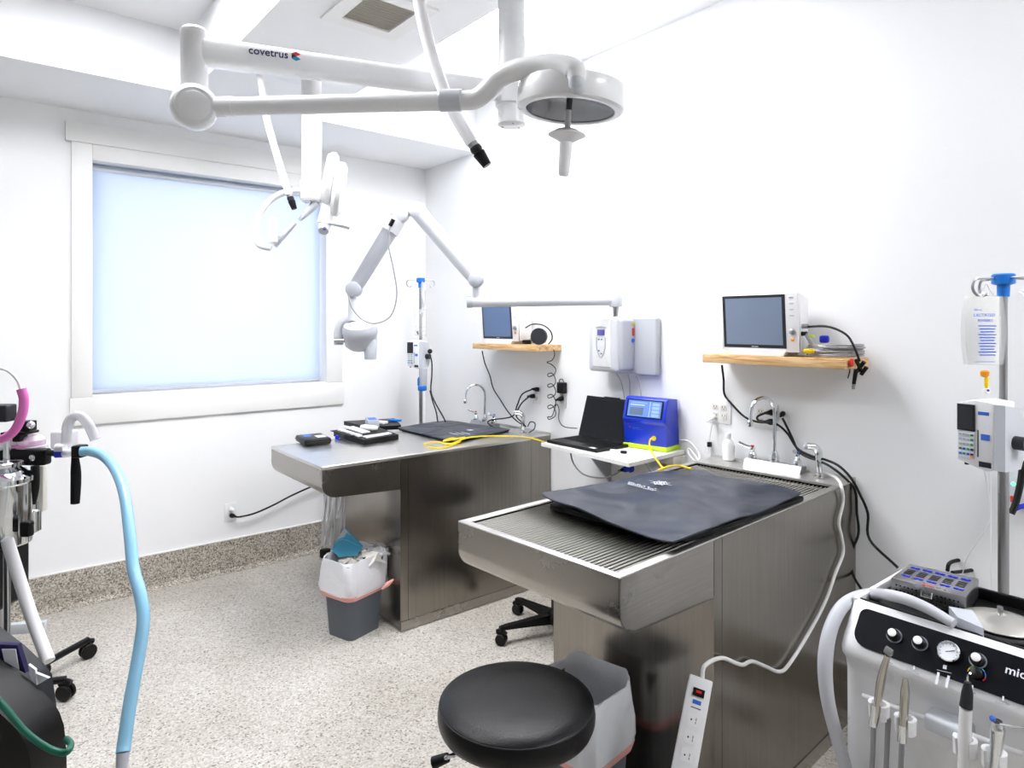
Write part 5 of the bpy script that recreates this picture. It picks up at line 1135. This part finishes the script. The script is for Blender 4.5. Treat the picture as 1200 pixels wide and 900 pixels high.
MB().lathe([(.005, .034), (.005, .046), (.007, .048), (.006, .054)], lc_+Vector((0, 0, -.003)), n=14).build('centre_pin', 'satin', ld)
# sterilisation cassette
k0, k1, k2, k3 = onz(1044, 676.5, .890), onz(1132, 700, .890), onz(1147, 678, .890), onz(1066, 660.5, .890)
ks = thing('steri_cassette', 'grey metal instrument cassette with two rows of blue studs on the dental cart', 'cassette', ((k0+k2)/2)-Vector((0, 0, .05)))
lo_ = Vector((0, 0, -.048)); kb = MB().rings([[p+lo_ for p in (k0, k1, k2, k3)], [k0, k1, k2, k3]]); bmesh.ops.bevel(kb.bm, geom=list(kb.bm.edges), offset=.003, segments=2, profile=.5, affect='EDGES'); kbo = kb.build('cassette_box', 'satin', ks)
def kf(u, v, z=0): return k0.lerp(k1, u).lerp(k3.lerp(k2, u), v)+Vector((0, 0, z))
for i in range(5):
    for v_ in (.27, .80):
        c = kf(.14+i*.18, v_, .0); e1_ = (k1-k0).normalized(); 
        for q_ in (-.006, .006): pass
        s_ = MB(); s_.lathe([(.0062, 0), (.0062, .0015), (.004, .002)], c-e1_*.0058, n=14); s_.lathe([(.0062, 0), (.0062, .0015), (.004, .002)], c+e1_*.0058, n=14); s_.build('blue_stud', 'blue_deep', kbo)
    for j in range(4):
        c0_, c1_ = kf(.07+i*.18, .40+j*.075, .0004), kf(.19+i*.18, .40+j*.075, .0004); nn_ = (k3-k0).normalized()*.0022
        MB().prism([c0_-nn_, c1_-nn_, c1_+nn_, c0_+nn_], (0, 0, .0006)).build('vent_slot', 'dark_hole', kbo)
c0_, c1_ = kf(.42, .06, .0004), kf(.58, .06, .0004); nn_ = (k3-k0).normalized()*.003; MB().prism([c0_-nn_, c1_-nn_, c1_+nn_, c0_+nn_], (0, 0, .0006)).build('red_print', 'red', kbo)
fn2 = ((k1-k0).cross(Vector((0, 0, 1)))).normalized(); fn2 = fn2 if fn2.dot(E0-k0) > 0 else -fn2
hl = MB()
for r_ in range(2):
    for i in range(16):
        if 6 <= i <= 9: continue
        hl.box(kf(.08+i*.055, 0, -.016-.013*r_)+fn2*.0004, (.0035, .0035, .0035), rz=.2)
hl.build('vent_holes', 'dark_hole', kbo)['kind'] = 'stuff'
MB().tube([kf(.43, 0, -.012)+fn2*.001, kf(.43, 0, -.026)+fn2*.006, kf(.57, 0, -.026)+fn2*.006, kf(.57, 0, -.012)+fn2*.001], .0022, 8, 1).build('latch', 'chrome', kbo)
# cables right
cable('machine_cable', [ond(1110, 669, 2.35), ond(1114, 659, 2.35), ond(1135, 654, 2.4), ond(1152, 647, 2.4), ond(1176, 636, 2.45), ond(1200, 620, 2.5)], .0065, 'cable_black', 'lower black cord crossing behind the drip stand')
cable('machine_cable', [ond(1116, 671, 2.3), ond(1142, 667, 2.35), ond(1152, 655, 2.38), ond(1151, 635, 2.4), ond(1151, 622, 2.4), ond(1160, 613, 2.42), ond(1176, 607, 2.45), ond(1200, 608, 2.5)], .0065, 'cable_black', 'upper black cord curling behind the drip stand')
# stand with devices at the right edge
t = thing('equipment_stand', 'dark grey equipment stand with small devices, cut by the right picture edge', 'stand', (ond(1202, 700, 2.35).x, ond(1202, 700, 2.35).y, 0))
q0 = ond(1203, 0, 2.35)
MB().bb((q0.x-.015, q0.y-.01, .02), (q0.x+.015, q0.y+.012, 1.72), .004).build('upright', 'plastic_dark', t)
MB().lathe([(.22, .0), (.22, .02), (.03, .03)], (q0.x+.02, q0.y, 0), n=32).build('foot_plate', 'plastic_dark', t)
dvb = ond(1200, 570, 2.2); MB().box((dvb.x, dvb.y, dvb.z), (.09, .09, .13), YAW, .008).build('device_box', 'enamel_grey', t)
MB().ball(ond(1187.5, 567, 2.14), .006, n=8).build('green_light', 'led_green', t)
MB().box(ond(1189, 585, 2.14), (.012, .02, .02), YAW).build('red_panel', 'red', t)
MB().tube([ond(1184, 600, 2.12), ond(1192, 595, 2.12), ond(1204, 592, 2.12)], .008, 8).build('blue_tube', 'blue_deep', t)
MB().box(ond(1196, 502, 2.2), (.05, .05, .03), YAW, .004).build('clamp', 'black', t); MB().box(ond(1196, 545, 2.2), (.07, .06, .03), YAW, .004).build('white_shelf', 'enamel', t)
MB().tube([ond(1199, 540, 2.1), ond(1196, 565, 2.1), ond(1190, 590, 2.1), ond(1185, 602, 2.1)], .010, 8).build('black_hose', 'cable_black', t)
MB().lathe([(.018, 0), (.020, .005), (.020, .03), (.014, .036)], ond(1191, 518, 2.05), (RT[0], RT[1], 0), 18).build('silver_knob', 'satin', t)

# ================================================================== ANAESTHESIA MACHINE (left edge)
DA = 1.70
def A(px, py, d=DA): return ond(px, py, d)
ana = t = thing('anaesthesia_machine', 'anaesthesia machine with black arm, chrome canister and black column at the left edge', 'medical machine', (A(0, 0).x-.12, A(0, 0).y, 0))
L = Vector((RT[0], RT[1], 0)); K = Vector((FW[0], FW[1], 0)); az = YAW-math.pi/2
def abox(px0, px1, py0, py1, d, dep, nm, mt, bev=.004, par=None):
    a, b = ond(px0, py1, d), ond(px1, py0, d); c = (a+b)/2+K*dep/2
    return MB().box(c, ((px1-px0)*d/FPX, dep, (py1-py0)*d/FPX), az, bev, 3).build(nm, mt, par or t)
abox(-120, 52, 527, 546, DA, .03, 'absorber_block', 'black', .006)
MB().lathe([(.008, 0), (.008, .008), (.005, .01)], A(40, 536), -K, 12).build('chrome_bolt', 'chrome', t)
abox(-200, -13, 560, 725, DA+.12, .16, 'column', 'black', .015)
# canister
cc_ = A(2, 600, DA-.04); zt_ = A(0, 541, DA-.04).z
can = MB().lathe([(.050, zt_-.21), (.062, zt_-.205), (.064, zt_-.20), (.064, zt_-.055), (.068, zt_-.050), (.068, zt_-.040), (.060, zt_-.030), (.042, zt_-.018), (.034, zt_-.012), (.050, zt_-.010), (.052, zt_), (.045, zt_+.004)], (cc_.x, cc_.y, 0), n=48).build('chrome_canister', 'chrome', t)
can2 = A(38, 600, DA+.02); z2 = A(0, 592, DA).z
MB().lathe([(.012, z2-.075), (.020, z2-.07), (.020, z2-.02), (.014, z2-.015), (.014, z2), (.009, z2+.004)], (can2.x, can2.y, 0), n=24).build('relief_valve', 'chrome', t)
abox(22, 34, 612, 630, DA-.08, .02, 'valve_clip', 'black')
# clear domes on the block
for px, w_, nm in ((37, .045, 'valve_dome'), (10, .05, 'valve_dome')):
    p = A(px, 525, DA+.04); m_ = MB().lathe([(w_*.8, 0), (w_*.8, .006), (w_*.7, .008), (w_*.7, .022), (w_*.5, .032), (w_*.1, .036)], p, n=28).build(nm, 'clear_smoky', t)
MB().lathe([(.036, 0), (.036, .004)], A(33, 522, DA+.04), n=24).build('pink_gasket', 'pink_tube', t)
abox(58, 78, 506, 527, DA+.02, .05, 'clear_housing', 'clear_smoky', .006)
abox(0, 30, 507, 510, DA, .05, 'dial_plate', 'black', .002); abox(14, 23, 510, 518, DA, .03, 'dial_stem', 'black', .002)
abox(20, 34, 494, 506, DA, .03, 'black_knob', 'black', .003); MB().ball(A(36, 498, DA), .010, n=12).build('chrome_cap', 'chrome', t)
abox(-20, 7, 475, 495, DA+.02, .04, 'gauge_housing', 'plastic_dark', .004)
# ports
MB().cyl(A(57, 531), A(67, 531), .008, n=16).build('port', 'black', t); MB().cyl(A(65.5, 532), A(75, 531.5), .010, n=20).build('port_ring', 'blue_deep', t)
MB().cyl(A(75, 531.5), A(88, 530), .011, .009, 20).build('clear_port', 'clear_smoky', t)
MB().cyl(A(66, 525), A(76, 525), .011, n=18).build('white_port', 'plastic_white', t)
# pipes below block
MB().tube([A(41, 546), A(41, 570), A(37, 590)], .010, 10).build('black_pipe', 'black', t)
abox(43, 50, 546, 600, DA+.03, .02, 'scale_tube', 'plastic_cream', .003)
# hanging items
hb = thing('reservoir_bag', 'flat black rubber bag hanging from the blue breathing hose joint', 'bag', A(89, 597, 1.64))
MB().box(A(93.5, 528.5, 1.64), (.027, .030, .030), az, .004).build('hook_block', 'black', hb)
MB().tube([A(88, 535, 1.64), A(89, 560, 1.64), A(88, 590, 1.64)], .011, 14, 4, radii=[.008, .0115, .0115, .010]).build('handle', 'rubber', hb)
bh = [A(95, 529, 1.62), A(106, 529, 1.62), A(122, 535, 1.58), A(136, 552, 1.52), A(146, 580, 1.45), A(152, 625, 1.38), A(156, 665, 1.33), A(164, 695, 1.29), A(168, 725, 1.26), A(163, 765, 1.23), A(153, 820, 1.19), A(146, 868, 1.16), A(144, 882, 1.15)]
bhs = thing('breathing_hose', 'light blue breathing hose curving from the machine down to the floor area', 'hose', bh[-1])
MB().tube(bh, .0115, 16, 8).build('blue_tube', 'hose_blue', bhs); MB().cyl(bh[-1], A(141, 925, 1.13), .0105, .009, 16).build('grey_cuff', 'hose_grey', bhs)
tag(MB().tube([A(-6, 515, 1.62), A(6, 513, 1.62), A(18, 503, 1.62), A(26, 485, 1.62), A(28, 468, 1.62), A(25, 456, 1.62)], .0105, 14, 6).build('pink_hose', 'pink_tube'), 'bright pink curved hose at the left edge above the chrome canister', 'hose')
cable('clear_tube', [A(25, 458, 1.62), A(20, 445, 1.62), A(8, 434, 1.62), A(-8, 431, 1.62)], .0035, 'hose_white', 'thin white tube arching from the pink hose out of the picture', 'tube')
tag(MB().tube([A(78, 520, 1.66), A(79, 500, 1.66), A(85, 489, 1.66), A(95, 488, 1.66), A(104, 498, 1.66), A(112, 515, 1.66)], .012, 14, 6).build('clear_elbow_hose', 'clear_smoky'), 'curved clear plastic elbow above the blue breathing hose', 'hose')
tag(MB().tube([A(8, 632, 1.62), A(20, 670, 1.62), A(36, 720, 1.60), A(48, 752, 1.58), A(57, 775, 1.56)], .014, 14, 6).build('white_hose', 'hose_white'), 'whitish hose slanting down in front of the black column', 'hose')
MB().lathe([(.008, 0), (.008, .5)], A(8, 745, 1.66), n=14).build('chrome_rod', 'chrome', ana)
# cabinet unit in the near left corner
t = thing('oxygen_unit', 'black floor machine with slanted edge in the lower left corner', 'medical machine', (A(20, 900, 1.3).x, A(20, 900, 1.3).y, 0))
d0 = 1.30
out_ = [(-200, 700), (0, 772), (26, 790), (48, 808), (62, 822), (70, 835), (75, 850), (78, 880), (80, 1080), (-200, 1080)]
m = MB(); m.prism([ond(a, b, d0+.10) for a, b in out_], -K*.10); cb = m.build('casing', 'black', t, 40)
out2 = [(-200, 660), (-40, 712), (0, 734), (29, 756), (52, 778), (61, 790), (66, 825), (66, 1000), (-200, 1000)]
m = MB(); m.prism([ond(a, b, d0+.22) for a, b in out2], -K*.10); cb2 = m.build('rear_casing', 'plastic_dark', t, 40)
def lbl(pts, nm, mt, off, par): MB().prism([ond(a, b, d0-off) for a, b in pts], -K*.001).build(nm, mt, par)
lbl([(-20, 756), (26, 756), (30, 788), (-20, 772)], 'blue_panel', 'ink_navy', -.099, cb2) if False else None
MB().prism([ond(a, b, 1.412) for a, b in ((-10, 755), (20, 756), (30, 789), (-10, 770))], K*.012).build('label_plate', 'ink_navy', t)
MB().prism([ond(a, b, 1.408) for a, b in ((2, 761), (18, 761), (22, 785), (5, 775))], K*.002).build('white_label', 'ink_white', t)
MB().prism([ond(a, b, 1.408) for a, b in ((33, 779), (41, 785), (43, 803), (36, 797))], K*.006).build('red_white_label', 'ink_white', t)
MB().prism([ond(a, b, 1.408) for a, b in ((42, 789), (57, 795), (45, 802))], K*.006).build('warning_label', 'ink_white', t)
tag(MB().tube([A(-8, 815, 1.27), A(8, 832, 1.27), A(30, 858, 1.27), A(55, 876, 1.27), A(72, 882, 1.27), A(80, 880, 1.27), A(83, 872, 1.30), A(78, 866, 1.34)], .0062, 12, 6).build('green_tube', 'cable_green'), 'dark green oxygen tube wrapped around the black machine in the corner', 'tube')
# rolling base far left
t = thing('rolling_stand', 'black rolling stand base with casters behind the anaesthesia machine', 'stand', (.10, 3.42, 0))
ctr_ = Vector((.10, 3.42, 0))
MB().lathe([(.015, .1), (.015, .95)], ctr_, n=18).build('pole', 'satin', t); MB().lathe([(.05, .06), (.05, .10), (.02, .12)], ctr_, n=24).build('hub', 'black', t)
c1_ = onz(103, 771, 0); c2_ = onz(77, 820, 0); c3_ = onz(48, 795, 0)
for cp_ in (c1_, c2_, c3_, ctr_+Vector((-.3, .1, 0)), ctr_+Vector((-.2, -.26, 0))):
    d = (cp_-ctr_); d.z = 0; l_ = MB().tube([ctr_+Vector((0, 0, .085)), ctr_+d*.5+Vector((0, 0, .085)), cp_+Vector((0, 0, .085))], .015, 10, 4).build('leg', 'black', t); caster(l_, Vector((cp_.x, cp_.y, 0)), math.atan2(d.y, d.x)+1.2, .034)
MB().box(ond(33, 735, 2.9), (.14, .03, .045), az+.2, .004).build('cross_brace', 'enamel_grey', t)
